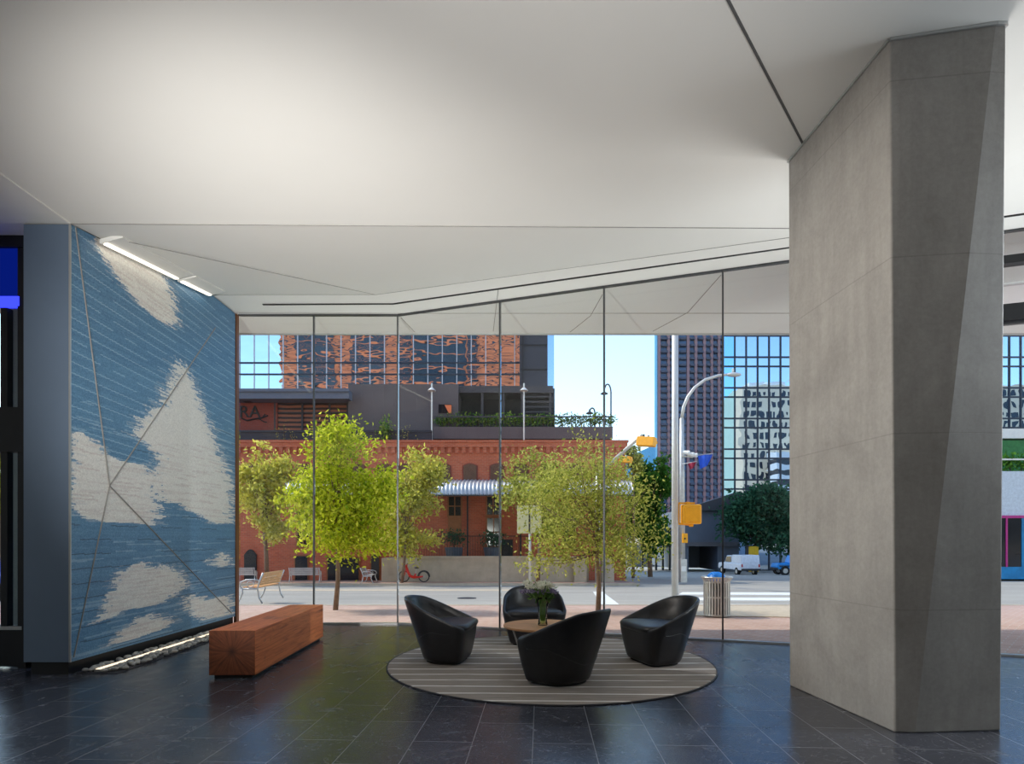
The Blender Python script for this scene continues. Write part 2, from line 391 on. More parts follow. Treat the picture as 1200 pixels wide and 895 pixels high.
    n.link(n.ramp(wv.outputs['Fac'], [(.35, s2l((48, 36, 34))), (.6, s2l((150, 92, 66)))]), n.b.inputs['Base Color']); n.b.inputs['Roughness'].default_value = .4; MATS['slat_reflection'] = m
special_mats()

# ------------------------------------------------------------------ room shell
KX, KY = -1.95, 10.2; DX, DY = .9459, -.3246; ZC = 5.28
def fac(s): return Vector((KX + DX * s, KY + DY * s, 0))
def fy(x): return KY if x <= KX else KY + (x - KX) * DY / DX
fl = MB(); fl.prism([(-12, -8), (12, -8), (12, fy(12)), (KX, KY), (-12, KY)], 2, -.12, 0)
o = fl.build('floor', 'slate_tiles'); struct(o, 'dark slate tile floor'); 
# put the object origin at the tile vanishing axis
A = (-4.7, 6.36, 4.81); E2 = (4.196, 7.352, 5.27); K2 = (-2.14, 9.36, ZC); W2 = (-4.72, 9.4, ZC + .01)
W = (-4.74, KY, ZC + .02); K = (KX, KY, ZC); E4 = (4.196, fy(4.196), ZC)
c = MB()
c.add([(-4.7, -8, 4.81), (4.196, -8, 5.27), E2, A], [(0, 1, 2, 3)])
c.add([A, E2, K2, W2], [(0, 1, 2), (0, 2, 3)])
c.add([W2, K2, E2, E4, K, W], [(0, 1, 4, 5), (1, 2, 3, 4)])
c.add([(4.196, -8, 5.27), (12, -8, 5.27), (12, fy(12), ZC), E4, E2], [(0, 1, 2, 3, 4)])
c.add([(-12, -8, 4.81), (-4.7, -8, 4.81), A, (-12, 6.36, 4.81)], [(0, 1, 2, 3)])
c.add([(-12, 6.36, 4.81), A, W, (-12, KY, ZC + .02)], [(0, 1, 2, 3)])
ceil = struct(c.build('ceiling', 'white_paint'), 'folded white ceiling')
r = MB(); r.prism([(-12, -8), (12, -8), (12, 11.13), (-5.3, 11.13), (-5.3, KY), (-12, KY)], 2, 5.5, 5.9); struct(r.build('ceiling_slab', 'concrete_dark'), 'roof slab above the ceiling')
sf = MB()
sf.prism([(-5.3, KY + .03), (KX, KY + .03), (12, fy(12) + .03), (12, 11.13), (-5.3, 11.13)], 2, ZC, ZC + .22)
struct(sf.build('ceiling_soffit', 'white_soffit'), 'white outdoor soffit')
f = MB(); f.mm((-5.3, 11.13, ZC - .02), (12, 11.17, 5.9)); struct(f.build('trim_1', 'steel_light'), 'soffit edge trim')
def p1(x, y):                                        # a pixel on the big sloping ceiling facet
    dx, dz = (x - CX) / F, (HY - y) / F; Y = (3.36 + .243) / (dz - .0517 * dx); return Vector((dx * Y, Y, H + dz * Y))
def flat(x, y, z):
    Y = (z - H) * F / (HY - y); return Vector((X_(x, Y), Y, z))
def strip(name, p, q, w, h, m, lab):
    b = MB(); b.beam(p, q, w, h); return struct(b.build(name, m), lab)
dz = Vector((0, 0, -.002))
strip('trim_2', p1(812, -80) + dz, p1(942, 170) + dz, .018, .012, 'joint_grey', 'dark ceiling joint')
strip('trim_3', Vector(A) + dz, Vector(E2) + dz, .010, .010, 'seam', 'fine ceiling joint')
strip('trim_4', Vector(A) + dz, Vector((-4.7, -6, 4.81)) + dz, .012, .02, 'white_paint', 'ceiling edge bead')
strip('trim_5', Vector(A) + Vector((.3, .5, .05)), Vector(K2) + dz, .006, .008, 'seam', 'fine ceiling joint')
strip('trim_6', Vector(W2) + dz, Vector(K2) + dz, .007, .008, 'seam', 'fine ceiling joint')
strip('trim_7', Vector(K2) + dz, Vector(E2) + dz, .007, .008, 'seam', 'fine ceiling joint')
z = ZC - .004
a, b, d2 = flat(308, 357, z), flat(461, 356, z), flat(924, 290, z)
strip('trim_8', a, b, .035, .012, 'black_slot', 'dark ceiling slot'); strip('trim_9', b, b + (d2 - b) * 1.9, .035, .012, 'black_slot', 'dark ceiling slot')
# soffit joints seen through the glass
z = ZC - .002
for i, (p, q) in enumerate([((280, 367), (466, 367)), ((466, 367), (925, 367)), ((470, 372), (486, 389)), ((584, 338), (578, 388)), ((706, 345), (692, 370)), ((692, 370), (668, 389)), ((845, 322), (806, 366)), ((806, 366), (765, 388))]):
    strip('trim_%d' % (20 + i), flat(*p, z), flat(*q, z), .008, .008, 'seam', 'soffit panel joint')
# glass wall : panes and joints
def pane(i, p, q, lab, z0=.0, z1=ZC, glass='facade_glass'):
    p, q = Vector(p), Vector(q); d = (q - p).normalized(); root = bpy.data.objects.new('window_%d' % i, None); COL.objects.link(root); mid = (p + q) / 2; root.location = mid; ROOT[root.name] = mid.copy()
    struct(root, lab)
    b = MB(); b.beam(p + d * .014 + Vector((0, 0, z0 + .04)), p + d * .014 + Vector((0, 0, z1 - .03)), .001, .001) if False else None
    nrm = Vector((-d.y, d.x, 0)); pp, qq = p + d * .014, q - d * .014
    vs = [(v + nrm * t) + Vector((0, 0, h)) for h in (z0 + .03, z1 - .02) for v, t in ((pp, -.008), (qq, -.008), (qq, .008), (pp, .008))]
    b.add(vs, [(0, 3, 2, 1), (4, 5, 6, 7), (0, 1, 5, 4), (1, 2, 6, 5), (2, 3, 7, 6), (3, 0, 4, 7)]); b.build('glass', glass, root)
    m = MB(); m.beam(q + Vector((0, 0, z0)), q + Vector((0, 0, z1)), .024, .05, up=tuple(nrm)); m.build('mullion', 'mullion', root)
    m = MB(); m.beam(p + Vector((0, 0, z0 + .012)), q + Vector((0, 0, z0 + .012)), .07, .024); m.build('sill', 'steel_light', root)
    m = MB(); m.beam(p + Vector((0, 0, z1 - .012)), q + Vector((0, 0, z1 - .012)), .06, .02); m.build('head_rail', 'mullion', root)
    return root
pts = [(X_(280, KY), KY, 0), (X_(368, KY), KY, 0), (KX, KY, 0)] + [tuple(fac(s)) for s in (1.859, 3.538, 5.233, 6.92, 8.15)]
names = ['glass pane beside the mural', 'second glass pane from the mural', 'glass pane right of the ceiling kink', 'tall glass pane behind the round table', 'tall glass pane right of the chairs', 'tall glass pane beside the column', 'glass pane behind the column']
for i, (p, q) in enumerate(zip(pts, pts[1:])): pane(i + 1, p, q, names[i])
m = MB(); m.beam((X_(277, KY), KY, 0), (X_(277, KY), KY, ZC), .045, .10, up=(0, 1, 0)); struct(m.build('trim_10', 'bronze'), 'bronze jamb beside mural')
# right of the column : the glass wall goes on, with a transom
s0, s1, s2 = fac(8.15), fac(9.9), fac(11.8)
pane(8, s0, s1, 'lower glass pane right of the column', 0, 4.13); pane(9, s1, s2, 'far right lower glass pane', 0, 4.13)
pane(10, s0, s1, 'upper glass pane right of the column', 4.6, ZC); pane(11, s1, s2, 'far right upper glass pane', 4.6, ZC)
m = MB(); m.beam(s0 + Vector((0, 0, 4.9)), s2 + Vector((0, 0, 4.9)), .14, .10); m.beam(s0 + Vector((0, 0, 4.24)), s2 + Vector((0, 0, 4.24)), .2, .2); struct(m.build('trim_11', 'dark_frame'), 'dark transom beams')
m = MB(); m.beam(s0 + Vector((0, -.9, .045)), s2 + Vector((0, -.9, .045)), .04, .05); struct(m.build('trim_12', 'steel_light'), 'steel floor edging')
# rear and side walls (out of frame)
w = MB(); w.mm((-12, -8.2, 0), (12, -8, 5.5)); struct(w.build('wall_back', 'iron_black'), 'plain back wall')
w = MB(); w.mm((12, -8, 0), (12.2, 5.2, 5.5)); struct(w.build('wall_right', 'slate_clad'), 'plain right wall')
w = MB(); w.mm((-12.2, -8, 0), (-12, 4, 5.5)); struct(w.build('wall_far_left', 'white_paint'), 'plain left wall')
# mural wall
XL0, XL1 = -5.20, -4.70; YW = 6.36
w = MB(); w.prism([(YW, .14), (KY - .05, .14), (KY - .05, 5.285), (9.4, 5.275), (YW, 4.80)], 0, XL0, XL1 - .013); wl = struct(w.build('wall_left', 'steel_grey'), 'grey metal clad mural wall')
w = MB(); w.mm((XL0 + .05, YW + .04, 0), (XL1 - .05, KY - .03, .14)); struct(w.build('baseboard_left', 'black_plinth'), 'black recessed plinth under mural')
w = MB(); w.mm((XL1 - .012, YW - .012, .14), (XL1 + .006, YW + .004, 4.80)); struct(w.build('trim_13', 'steel_light'), 'bright metal corner bead')
# mosaic mural : one small tile per face, clouds over blue
def mural():
    NY, NZ = 330, 430; Y0, Y1, Z0, Z1 = YW + .004, KY - .06, .14, 5.28
    ys = np.linspace(Y0, Y1, NY + 1); zs = np.linspace(Z0, Z1, NZ + 1)
    yy, zz = np.meshgrid((ys[1:] + ys[:-1]) / 2, (zs[1:] + zs[:-1]) / 2)
    def top_z(y): return np.where(y < 9.4, 4.80 + (y - 6.36) / 3.04 * .475, 5.275)
    zz = Z0 + (zz - Z0) / (Z1 - Z0) * (top_z(yy) - Z0)
    px = CX + XL1 * F / yy; py = HY - (zz - H) * F / yy
    polys = {'c1': [(112, 276), (160, 300), (192, 318), (203, 350), (206, 380), (186, 376), (165, 358), (146, 338), (128, 312), (115, 292)],
             'c2': [(213, 420), (224, 442), (236, 470), (246, 500), (257, 530), (271, 562), (273, 612), (255, 615), (226, 600), (207, 588), (192, 590), (182, 560), (184, 530), (160, 512), (166, 492), (190, 472), (200, 447)],
             'c7': [(84, 508), (104, 508), (122, 532), (142, 540), (170, 545), (182, 562), (186, 600), (182, 616), (150, 612), (118, 612), (100, 606), (84, 600)],
             'c3': [(138, 672), (160, 660), (172, 657), (180, 668), (195, 660), (210, 671), (220, 686), (206, 696), (188, 708), (150, 714), (110, 732), (125, 705), (132, 688)],
             'c4': [(216, 708), (220, 696), (236, 700), (248, 702), (270, 696), (274, 719), (240, 726), (226, 720)],
             'c5': [(160, 726), (176, 718), (206, 728), (196, 735), (162, 747), (128, 757), (140, 742)],
             'c6': [(250, 662), (257, 646), (264, 648), (272, 664)]}
    def hsh(a, k=1.0):
        return np.modf(np.abs(np.sin(a * 12.9898 * k + 4.1) * 43758.5453))[0]
    def inside(poly, x, y):
        r = np.zeros(x.shape, bool); n = len(poly); j = n - 1
        for i in range(n):
            xi, yi = poly[i]; xj, yj = poly[j]
            r ^= ((yi > y) != (yj > y)) & (x < (xj - xi) * (y - yi) / (yj - yi + 1e-9) + xi); j = i
        return r
    # streaks run level along the wall
    slope = (631 - py) / (580 - px); mask = np.zeros(px.shape)
    for lay, (q, amp) in enumerate(((.014, 15), (.028, 11), (.010, 8))):
        b = np.floor((zz + .02 * yy) / q); seg = np.floor(yy / (.35 + .2 * lay) + 9 * hsh(b, 3.1)); sh = (hsh(b + 57 * seg, 1 + lay * .37) - .5) * 2 * amp * (.5 + .9 * hsh(b, 2.3 + lay))
        x2 = px + sh; y2 = py + slope * sh
        ins = np.zeros(px.shape, bool)
        for k, p in polys.items(): ins |= inside(p, x2, y2)
        mask += ins / 3.0
    nz = RNG.random(px.shape)
    mask = np.clip((mask - .22) / .5, 0, 1)
    b2 = np.floor(zz / .016); streak = hsh(b2, .77); perp = zz / .0095
    blue = np.array(s2l((112, 160, 194))); blue2 = np.array(s2l((66, 112, 152))); lblue = np.array(s2l((176, 208, 228))); whit = np.array(s2l((238, 236, 230))); pink = np.array(s2l((208, 194, 190)))
    tone = np.clip(.25 + .5 * nz + .3 * (streak - .5) + (py < 430) * .12, 0, 1)
    col = blue[None, None] * (1 - tone[..., None]) + blue2[None, None] * tone[..., None]
    # pale pencil lines in the upper left, spaced
    lv = (zz + .05 * yy) / .118; ln = (np.modf(lv + 40)[0] < .10) & (py < 585) & (hsh(np.floor(yy / .22) + 3 * np.floor(lv)) > .22)
    col = np.where(ln[..., None], col * .45 + lblue * .55, col)
    near = (streak > .78) & (hsh(np.floor(yy / .4 + b2 * .3) + 11 * b2, 1.9) > .5)
    col = np.where(near[..., None] & (py > 470)[..., None], col * .6 + lblue * .4, col)
    dk = (np.modf(zz / .16 + 9)[0] < .07) & (py > 500) & (hsh(np.floor(yy / .5) + 7 * np.floor(zz / .16), 1.3) > .55)
    col = np.where(dk[..., None], col * .45, col)
    pk = np.clip((hsh(np.floor(zz / .02) + 5 * np.floor(yy / .33 + 6 * hsh(np.floor(zz / .02), 2.7)), 1.7) - .55) * 2.2, 0, 1) * ((py < 410) | (py > 520))
    cl = whit[None, None] * (1 - .5 * pk[..., None]) + pink[None, None] * .5 * pk[..., None]
    cl = cl * (.93 + .12 * nz[..., None])
    col = col * (1 - mask[..., None]) + cl * mask[..., None]
    col *= (.90 + .2 * RNG.random(px.shape))[..., None]
    me = bpy.data.meshes.new('mosaic_mural'); off = Vector((XL1, (Y0 + Y1) / 2, Z0))
    Yg, Zg = np.meshgrid(ys, zs); Zg = Z0 + (Zg - Z0) / (Z1 - Z0) * (top_z(Yg) - Z0); V = np.stack([np.full(Yg.size, XL1) - off.x, Yg.ravel() - off.y, Zg.ravel() - off.z], 1)
    idx = np.arange((NY + 1) * (NZ + 1)).reshape(NZ + 1, NY + 1)
    Fq = np.stack([idx[:-1, :-1], idx[:-1, 1:], idx[1:, 1:], idx[1:, :-1]], -1).reshape(-1, 4)
    # back face so the panel has real thickness
    nb = len(V); bx = [(-.012, y - off.y, zz_ - off.z) for y, zz_ in ((Y0, Z0), (Y1, Z0), (Y1, 5.275), (Y0, 4.80))]
    verts = V.tolist() + bx; cor = [int(idx[0, 0]), int(idx[0, -1]), int(idx[-1, -1]), int(idx[-1, 0])]
    faces = Fq.tolist() + [(nb + 3, nb + 2, nb + 1, nb)] + [(cor[i], cor[(i + 1) % 4], nb + (i + 1) % 4, nb + i)[::-1] for i in range(4)]
    me.from_pydata(verts, [], faces); me.update()
    ca = me.color_attributes.new('tile_colour', 'FLOAT_COLOR', 'CORNER')
    fc = np.concatenate([col.reshape(-1, 3), np.tile(blue, (5, 1))]); fc = np.concatenate([fc, np.ones((len(fc), 1))], 1)
    ca.data.foreach_set('color', np.repeat(fc, 4, axis=0).astype(np.float32).ravel())
    m = bpy.data.materials.new('mosaic_tiles'); n = N(m); at_ = n.new('ShaderNodeVertexColor'); at_.layer_name = 'tile_colour'; n.link(at_.outputs[0], n.b.inputs['Base Color']); n.b.inputs['Roughness'].default_value = .45
    me.materials.append(m); o = bpy.data.objects.new('mosaic_mural', me); COL.objects.link(o); o.location = off; ROOT[o.name] = off
    tag(o, 'tall mosaic mural of white clouds on blue sky covering the left wall', 'mural')
    def wp(x, y): Y = XL1 * F / (x - CX); return Vector((XL1 + .003, Y, Z_(y, Y)))
    for p, q in (((88, 266), (128, 569)), ((252, 384), (128, 569)), ((128, 569), (86, 770)), ((128, 569), (271, 718))):
        b = MB(); b.beam(wp(*p), wp(*q), .010, .014, up=(1, 0, 0)); b.build('joint_strip', 'seam', o)
mural()
# cove lights along the head of the mural
for i, (y0, y1, lab) in enumerate(((6.75, 8.25, 'long linear cove light over the mural, nearest segment'), (8.32, 9.15, 'short linear cove light over the mural, segment near the glass'))):
    def zc(Y): return 4.81 + (Y - 6.36) / (9.4 - 6.36) * .48 - .012
    t = thing('cove_light', (-4.5, (y0 + y1) / 2, zc((y0 + y1) / 2) - .03), lab, 'light')
    def shape(x0, x1, d0, d1):
        return [(x0, y0, zc(y0) - d0), (x1, y0, zc(y0) - d1 if False else zc(y0)), (x1, y1, zc(y1)), (x0, y1, zc(y1) - d0)]
    b = MB(); P = [Vector((-4.66, y0, zc(y0) - .07)), Vector((-4.40, y0, zc(y0) - .004)), Vector((-4.40, y1, zc(y1) - .004)), Vector((-4.66, y1, zc(y1) - .07))]
    b.add(P + [p + Vector((0, 0, .05)) for p in P], [(3, 2, 1, 0), (4, 5, 6, 7), (0, 1, 5, 4), (1, 2, 6, 5), (2, 3, 7, 6), (3, 0, 4, 7)]); b.build('housing', 'white_paint', t)
    b = MB(); b.beam(Vector((-4.61, y0 + .03, zc(y0) - .062)), Vector((-4.61, y1 - .03, zc(y1) - .062)), .045, .02); b.build('diffuser', 'led_white', t)
# pebble bed with its light line
b = MB(); b.mm((-4.70, 6.42, .001), (-4.24, 10.12, .006)); struct(b.build('floor_pebble_bed', 'charcoal'), 'dark pebble bed in the floor')
t = thing('floor_light', (-4.52, 8.3, .004), 'glowing linear floor light running through the grey pebbles under the mural', 'light')
b = MB(); b.mm((-4.55, 6.5, .006), (-4.485, 10.1, .030)); b.build('housing', 'steel_light', t)
b = MB(); b.mm((-4.543, 6.52, .030), (-4.492, 10.08, .036)); b.build('diffuser', 'led_floor', t)
protos = []
for k in range(4):
    b = MB(); b.ell((0, 0, .022), (.030 + .005 * k, .024 + .003 * (k % 2), .021), 12, 8, .05); protos.append(b)
pk = []
rngp = random.Random(3); count = 0
for xlo, xhi, nn in ((-4.675, -4.585, 100), (-4.465, -4.265, 196)):
    for i in range(nn):
        y = 6.47 + (9.55 - 6.47) * (i + rngp.random() * .6) / nn; x = rngp.uniform(xlo, xhi)
        k = rngp.randrange(4)
        if len(pk) < 4 and k >= len(pk): k = len(pk); 
        lab = 'smooth grey river pebble in the lit strip under the mural'
        if k >= len(pk):
            o = protos[k].build('pebble', 'pebble', None, smooth=True); pk.append(o); tag(o, lab, 'pebble', 'pebbles along the mural base')
        else:
            o = pk[k].copy(); COL.objects.link(o)
        sc = rngp.uniform(.7, 1.15); o.location = (x, y, .006 + rngp.random() * .006); o.rotation_euler.z = rngp.random() * 6.28; o.scale = (sc, sc, sc)
mat('entry_grey', (96, 108, 110), .5, var=.06)
w = MB(); w.mm((X_(10, 8.0), 8.0, 0), (XL0 - .02, 8.15, 4.8)); struct(w.build('wall_entry', 'entry_grey'), 'grey return wall inside the entrance')
# entrance on the far left : dark frames, glass, blue screen
dr = bpy.data.objects.new('door_1', None); COL.objects.link(dr); dr.location = (-5.9, 6.7, 0); ROOT['door_1'] = Vector((-5.9, 6.7, 0)); struct(dr, 'dark framed glass entrance door')
YD = 6.75
def dz_(y): return Z_(y, YD)
def dx_(x): return X_(x, YD)
b = MB(); b.mm((dx_(-90), YD - .05, dz_(530)), (dx_(32), YD + .05, dz_(478))); b.mm((dx_(-90), YD - .06, dz_(292)), (dx_(34), YD + .06, dz_(262))); b.mm((dx_(-90), YD - .05, 0.02), (dx_(34), YD + .05, dz_(733)))
b.mm((dx_(4), YD - .04, dz_(733)), (dx_(12), YD + .04, dz_(362))); b.mm((dx_(24), YD - .04, 0.0), (dx_(34), YD + .1, 4.8)); b.build('door_frame', 'dark_frame', dr)
b = MB(); b.mm((dx_(-90), YD + .0, dz_(733)), (dx_(30), YD + .012, dz_(355))); b.build('glass', 'facade_glass', dr)
b = MB(); b.mm((dx_(-90), YD - .05, dz_(737)), (dx_(30), YD - .06, dz_(733))); b.build('threshold_rail', 'steel_light', dr)
b = MB(); b.mm((dx_(-90), YD + .02, dz_(492)), (dx_(30), YD + .05, dz_(486))); b.build('push_rail', 'steel_light', dr)
t = thing('blue_screen', (dx_(0), YD, dz_(362)), 'blue glowing display panel above the entrance door', 'screen')
b = MB(); b.mm((dx_(-90), YD - .02, dz_(348)), (dx_(26), YD + .03, dz_(290))); b.build('panel', 'screen_blue', t)
b = MB(); b.mm((dx_(-90), YD - .05, dz_(360)), (dx_(26), YD + .03, dz_(349))); b.build('light_strip', 'led_blue', t)

# ------------------------------------------------------------------ column
z_t = lambda X: 4.81 + .0517 * (X + 4.7) + .01
B = [(2.75, 5.92, 0), (2.87, 4.48, 0), (3.01, 4.461, 0), (3.70, 4.52, 0), (3.62, 5.92, 0)]
T = [(2.74, 5.92), (2.83, 4.476), (3.55, 4.38), (3.63, 4.387), (3.60, 5.9)]
T = [(x, y, z_t(x)) for x, y in T]
b = MB(); b.add(B + T, [(0, 4, 3, 2, 1), (5, 6, 7, 8, 9), (0, 1, 6, 5), (1, 2, 7, 6), (2, 3, 8, 7), (3, 4, 9, 8), (4, 0, 5, 9)])
colm = b.build('concrete_column', 'column_concrete', bevel=.012)
tag(colm, 'tall faceted board-marked concrete column at right, twisting from slate floor to ceiling', 'column')
b = MB()
for i in range(4):
    p, q = Vector(T[i]), Vector(T[i + 1]); b.beam(p + Vector((0, 0, -.022)), q + Vector((0, 0, -.022)), .03, .02)
b.build('top_trim', 'steel_light', colm)

# ------------------------------------------------------------------ timber bench
def bench():
    p = G(245, 795); L, wdt = 2.46, .475
    t = local_thing('timber_bench', 'long solid reddish timber block bench on the slate floor beside the mural', 'bench')
    b = MB(); b.mm((-wdt / 2, 0, .035), (wdt / 2, L, .50)); o = b.build('seat_block', 'timber', t, bevel=.006); o.data.materials.append(MATS['timber_end'])
    for pl in o.data.polygons:
        if pl.normal.y < -.9 or pl.normal.y > .9: pl.material_index = 1
    b = MB(); b.mm((-wdt / 2 + .04, .04, 0), (wdt / 2 - .04, L - .04, .035)); b.build('recessed_base', 'black_plinth', t)
    place(t, (p.x + wdt / 2, p.y, 0), R(1.6))
bench()
# ------------------------------------------------------------------ rug, chairs, table, flowers
rug = thing('round_rug', (.44, 7.06, 0), 'large round grey-brown rug with thin pale stripes under the black chairs', 'rug')
b = MB(); b.lathe([(1.86, .001), (1.875, .006), (1.86, .014), (0.01, .0145)], (.44, 7.06, 0), 96); b.build('pile', 'rug_weave', rug)
b = MB(); b.tube([(.44 + 1.878 * math.cos(i * math.pi / 48), 7.06 + 1.878 * math.sin(i * math.pi / 48), .007) for i in range(96)], .0075, 6, closed=True); b.build('bound_edge', 'charcoal', rug)
def se(t, a, b_, e=None):
    c, s_ = math.cos(t), math.sin(t)
    e = (4.6 if c > 0 else 2.3) if e is None else e
    b_ = b_ * (.86 + .14 * c)
    return (a * math.copysign(abs(c) ** (2 / e), c), b_ * math.copysign(abs(s_) ** (2 / e), s_))
def armchair(label):
    t = local_thing('armchair', label, 'chair', 'black leather tub chairs on the round rug')
    n = 56; a, w = .375, .50; rings = []
    def top(x):
        k = max(0, min(1, (1 - x / a) / 2)); z = .425 + .36 * (k ** 1.02) - .025 * max(0, k - .85) / .15
        return z
    def ring(scale_a, scale_b, zf, back=0., dz=0, zabs=None):
        out = []
        for i in range(n):
            th = 2 * math.pi * (i + .5) / n; x, y = se(th, a, w); k = (1 - x / a) / 2; z = (top(x) * zf + dz) if zabs is None else min(zabs, top(x))
            out.append((x * scale_a - back * k + .04 * (1 - zf) * (zabs is None), y * scale_b, z))
        return out
    for zf, sa, sb, bk in ((0.0, .70, .74, -.02), (.02, .715, .755, -.02), (.25, .80, .83, -.005), (.5, .88, .90, .02), (.75, .945, .955, .05), (.95, .99, .99, .075), (.985, .985, .985, .078)):
        rings.append(ring(sa, sb, zf, bk, .02 * (1 - zf)))
    rings.append(ring(.955, .955, 1.0, .078)); rings.append(ring(.915, .915, 1.0, .075)); rings.append(ring(.88, .885, .975, .072)); rings.append(ring(.85, .86, .9, .06)); rings.append(ring(.80, .82, 1, .02, 0, .36)); 
    m = MB(); vs = [v for r_ in rings for v in r_]; fs = []
    for i in range(len(rings) - 1):
        for j in range(n): fs.append((i * n + j, i * n + (j + 1) % n, (i + 1) * n + (j + 1) % n, (i + 1) * n + j))
    fs.append(tuple(reversed(range(n)))); fs.append(tuple((len(rings) - 1) * n + j for j in range(n)))
    m.add(vs, fs); m.build('shell', 'leather', t, smooth=True, sub=1)
    # seat cushion that rolls over the front edge
    m = MB(); rings = []
    for z, s_, fx in ((.34, .84, .0), (.40, .86, .03), (.435, .865, .035), (.458, .85, .03), (.472, .80, .02), (.480, .65, .0), (.486, .3, 0)):
        r_ = []
        for i in range(n):
            th = 2 * math.pi * (i + .5) / n; x, y = se(th, a * s_, w * s_); kf = max(0, x / (a * s_)) ** 1.2
            r_.append((x + fx * 1.6 * kf + .02 * (x > 0) * kf, y, z - .012 * (1 - x / a) * (s_ > .5)))
        rings.append(r_)
    vs = [v for r_ in rings for v in r_]; fs = []
    for i in range(len(rings) - 1):
        for j in range(n): fs.append((i * n + j, i * n + (j + 1) % n, (i + 1) * n + (j + 1) % n, (i + 1) * n + j))
    fs.append(tuple(reversed(range(n)))); fs.append(tuple((len(rings) - 1) * n + j for j in range(n)))
    m.add(vs, fs); m.build('seat_cushion', 'leather', t, smooth=True, sub=1)
    # sewn seams : one round the shell running diagonally, one down each front corner
    prof = [(0.0, .70, .74, -.02), (.02, .715, .755, -.02), (.25, .80, .83, -.005), (.5, .88, .90, .02), (.75, .945, .955, .05), (.95, .99, .99, .075)]
    def surf(th, zf):
        for p_, q_ in zip(prof, prof[1:]):
            if zf <= q_[0]: break
        u = (zf - p_[0]) / (q_[0] - p_[0]); sa, sb, bk = [p_[i] + (q_[i] - p_[i]) * u for i in (1, 2, 3)]
        x, y = se(th, a, w); k = (1 - x / a) / 2; return (x * sa - bk * k + .04 * (1 - zf), y * sb, top(x) * zf + .02 * (1 - zf))
    m = MB(); ptsx = [surf(math.pi * (.42 + 1.16 * i / 40), .72 - .46 * math.sin(math.pi * i / 40)) for i in range(41)]
    m.tube(ptsx, .004, 6); m.build('seam', 'leather', t, smooth=True)
    m = MB(); r0 = [se(2 * math.pi * i / 40, a * .60, w * .66) for i in range(40)]; m.prism([(x + .05, y) for x, y in r0], 2, 0, .022); m.build('plinth', 'rubber', t)
    return t
ch = armchair('black leather tub armchair nearest the camera, its back turned, in front of the table')
RZ = .0145
p = G(664, 800); place(ch, (p.x, p.y, RZ), R(141))
p = G(518, 774); copy_tree(ch, (p.x, p.y, RZ), R(-9), 'black leather tub armchair left of the table, seen from its side')
p = G(774, 776); copy_tree(ch, (p.x, p.y, RZ), R(196), 'black leather tub armchair right of the table, turned towards the left')
p = G(625, 753); copy_tree(ch, (p.x, p.y, RZ), R(-88), 'black leather tub armchair behind the table, facing the camera')
TX, TY, TZ = .36, 6.85, .47
t = thing('side_table', (TX, TY, RZ), 'low round side table with pale wood top between the black chairs', 'table')
b = MB(); b.lathe([(.42, TZ - .03), (.455, TZ - .024), (.46, TZ - .012), (.455, TZ), (.01, TZ + .0005)], (TX, TY, 0), 64); b.build('table_top', 'wood_top', t)
for i in range(3):
    a = R(175 + 120 * i); b = MB(); b.tube([(TX + .36 * math.cos(a), TY + .36 * math.sin(a), TZ - .03), (TX + .22 * math.cos(a), TY + .22 * math.sin(a), RZ)], .011, 10); b.build('leg', 'steel_light', t, smooth=True)
b = MB(); b.lathe([(.24, RZ), (.24, RZ + .01), (.2, RZ + .014), (.01, RZ + .015)], (TX, TY, 0), 32); b.build('base_ring', 'steel_light', t)
VX, VY = X_(636, 6.8), 6.8
t = thing('glass_vase', (VX, VY, TZ), 'flared clear glass vase holding cut flowers on the round table', 'vase')
b = MB(); outp = [(.052, 0.001), (.056, .01), (.05, .06), (.048, .14), (.058, .22), (.078, .28), (.10, .325)]; inn = [(r_ - .005, z) for r_, z in reversed(outp)][:-1] + [(.045, .014)]
b.lathe([(r_, TZ + z) for r_, z in outp + inn], (VX, VY, 0), 36); b.build('body', 'vase_glass', t, smooth=True)
b = MB(); b.lathe([(.044, TZ + .016), (.043, TZ + .06), (.041, TZ + .12), (.01, TZ + .121)], (VX, VY, 0), 24); b.build('water', 'vase_water', t, smooth=True)
def leaves_mesh(name, pos, size, m, parent, asp=.5, up=.3, seed=0):
    rg = np.random.default_rng(seed); pos = np.asarray(pos, float); k = len(pos)
    d = rg.normal(size=(k, 3)); d[:, 2] += up; d /= np.linalg.norm(d, axis=1)[:, None]
    e = np.cross(d, rg.normal(size=(k, 3))); e /= np.linalg.norm(e, axis=1)[:, None] + 1e-9
    L = size * rg.uniform(.6, 1.3, (k, 1)); c0 = pos; nn = np.cross(d, e) * L * .12
    v = np.stack([c0, c0 + d * L * .5 + e * L * asp * .5 + nn, c0 + d * L, c0 + d * L * .5 - e * L * asp * .5 + nn], 1).reshape(-1, 3)
    off = ROOT[parent.name] if parent is not None else Vector(pos.mean(0)); v = v - np.array(off)
    me = bpy.data.meshes.new(name); me.vertices.add(4 * k); me.vertices.foreach_set('co', v.astype(np.float32).ravel()); me.loops.add(4 * k)
    me.loops.foreach_set('vertex_index', np.arange(4 * k, dtype=np.int32)); me.polygons.add(k)
    me.polygons.foreach_set('loop_start', np.arange(0, 4 * k, 4, dtype=np.int32)); me.polygons.foreach_set('loop_total', np.full(k, 4, np.int32)); me.update(calc_edges=True); me.validate()
    me.materials.append(MATS[m]); o = bpy.data.objects.new(name, me); COL.objects.link(o)
    if parent is not None: o.parent = parent
    else: o.location = off
    ROOT[o.name] = off; return o
rf = random.Random(5)
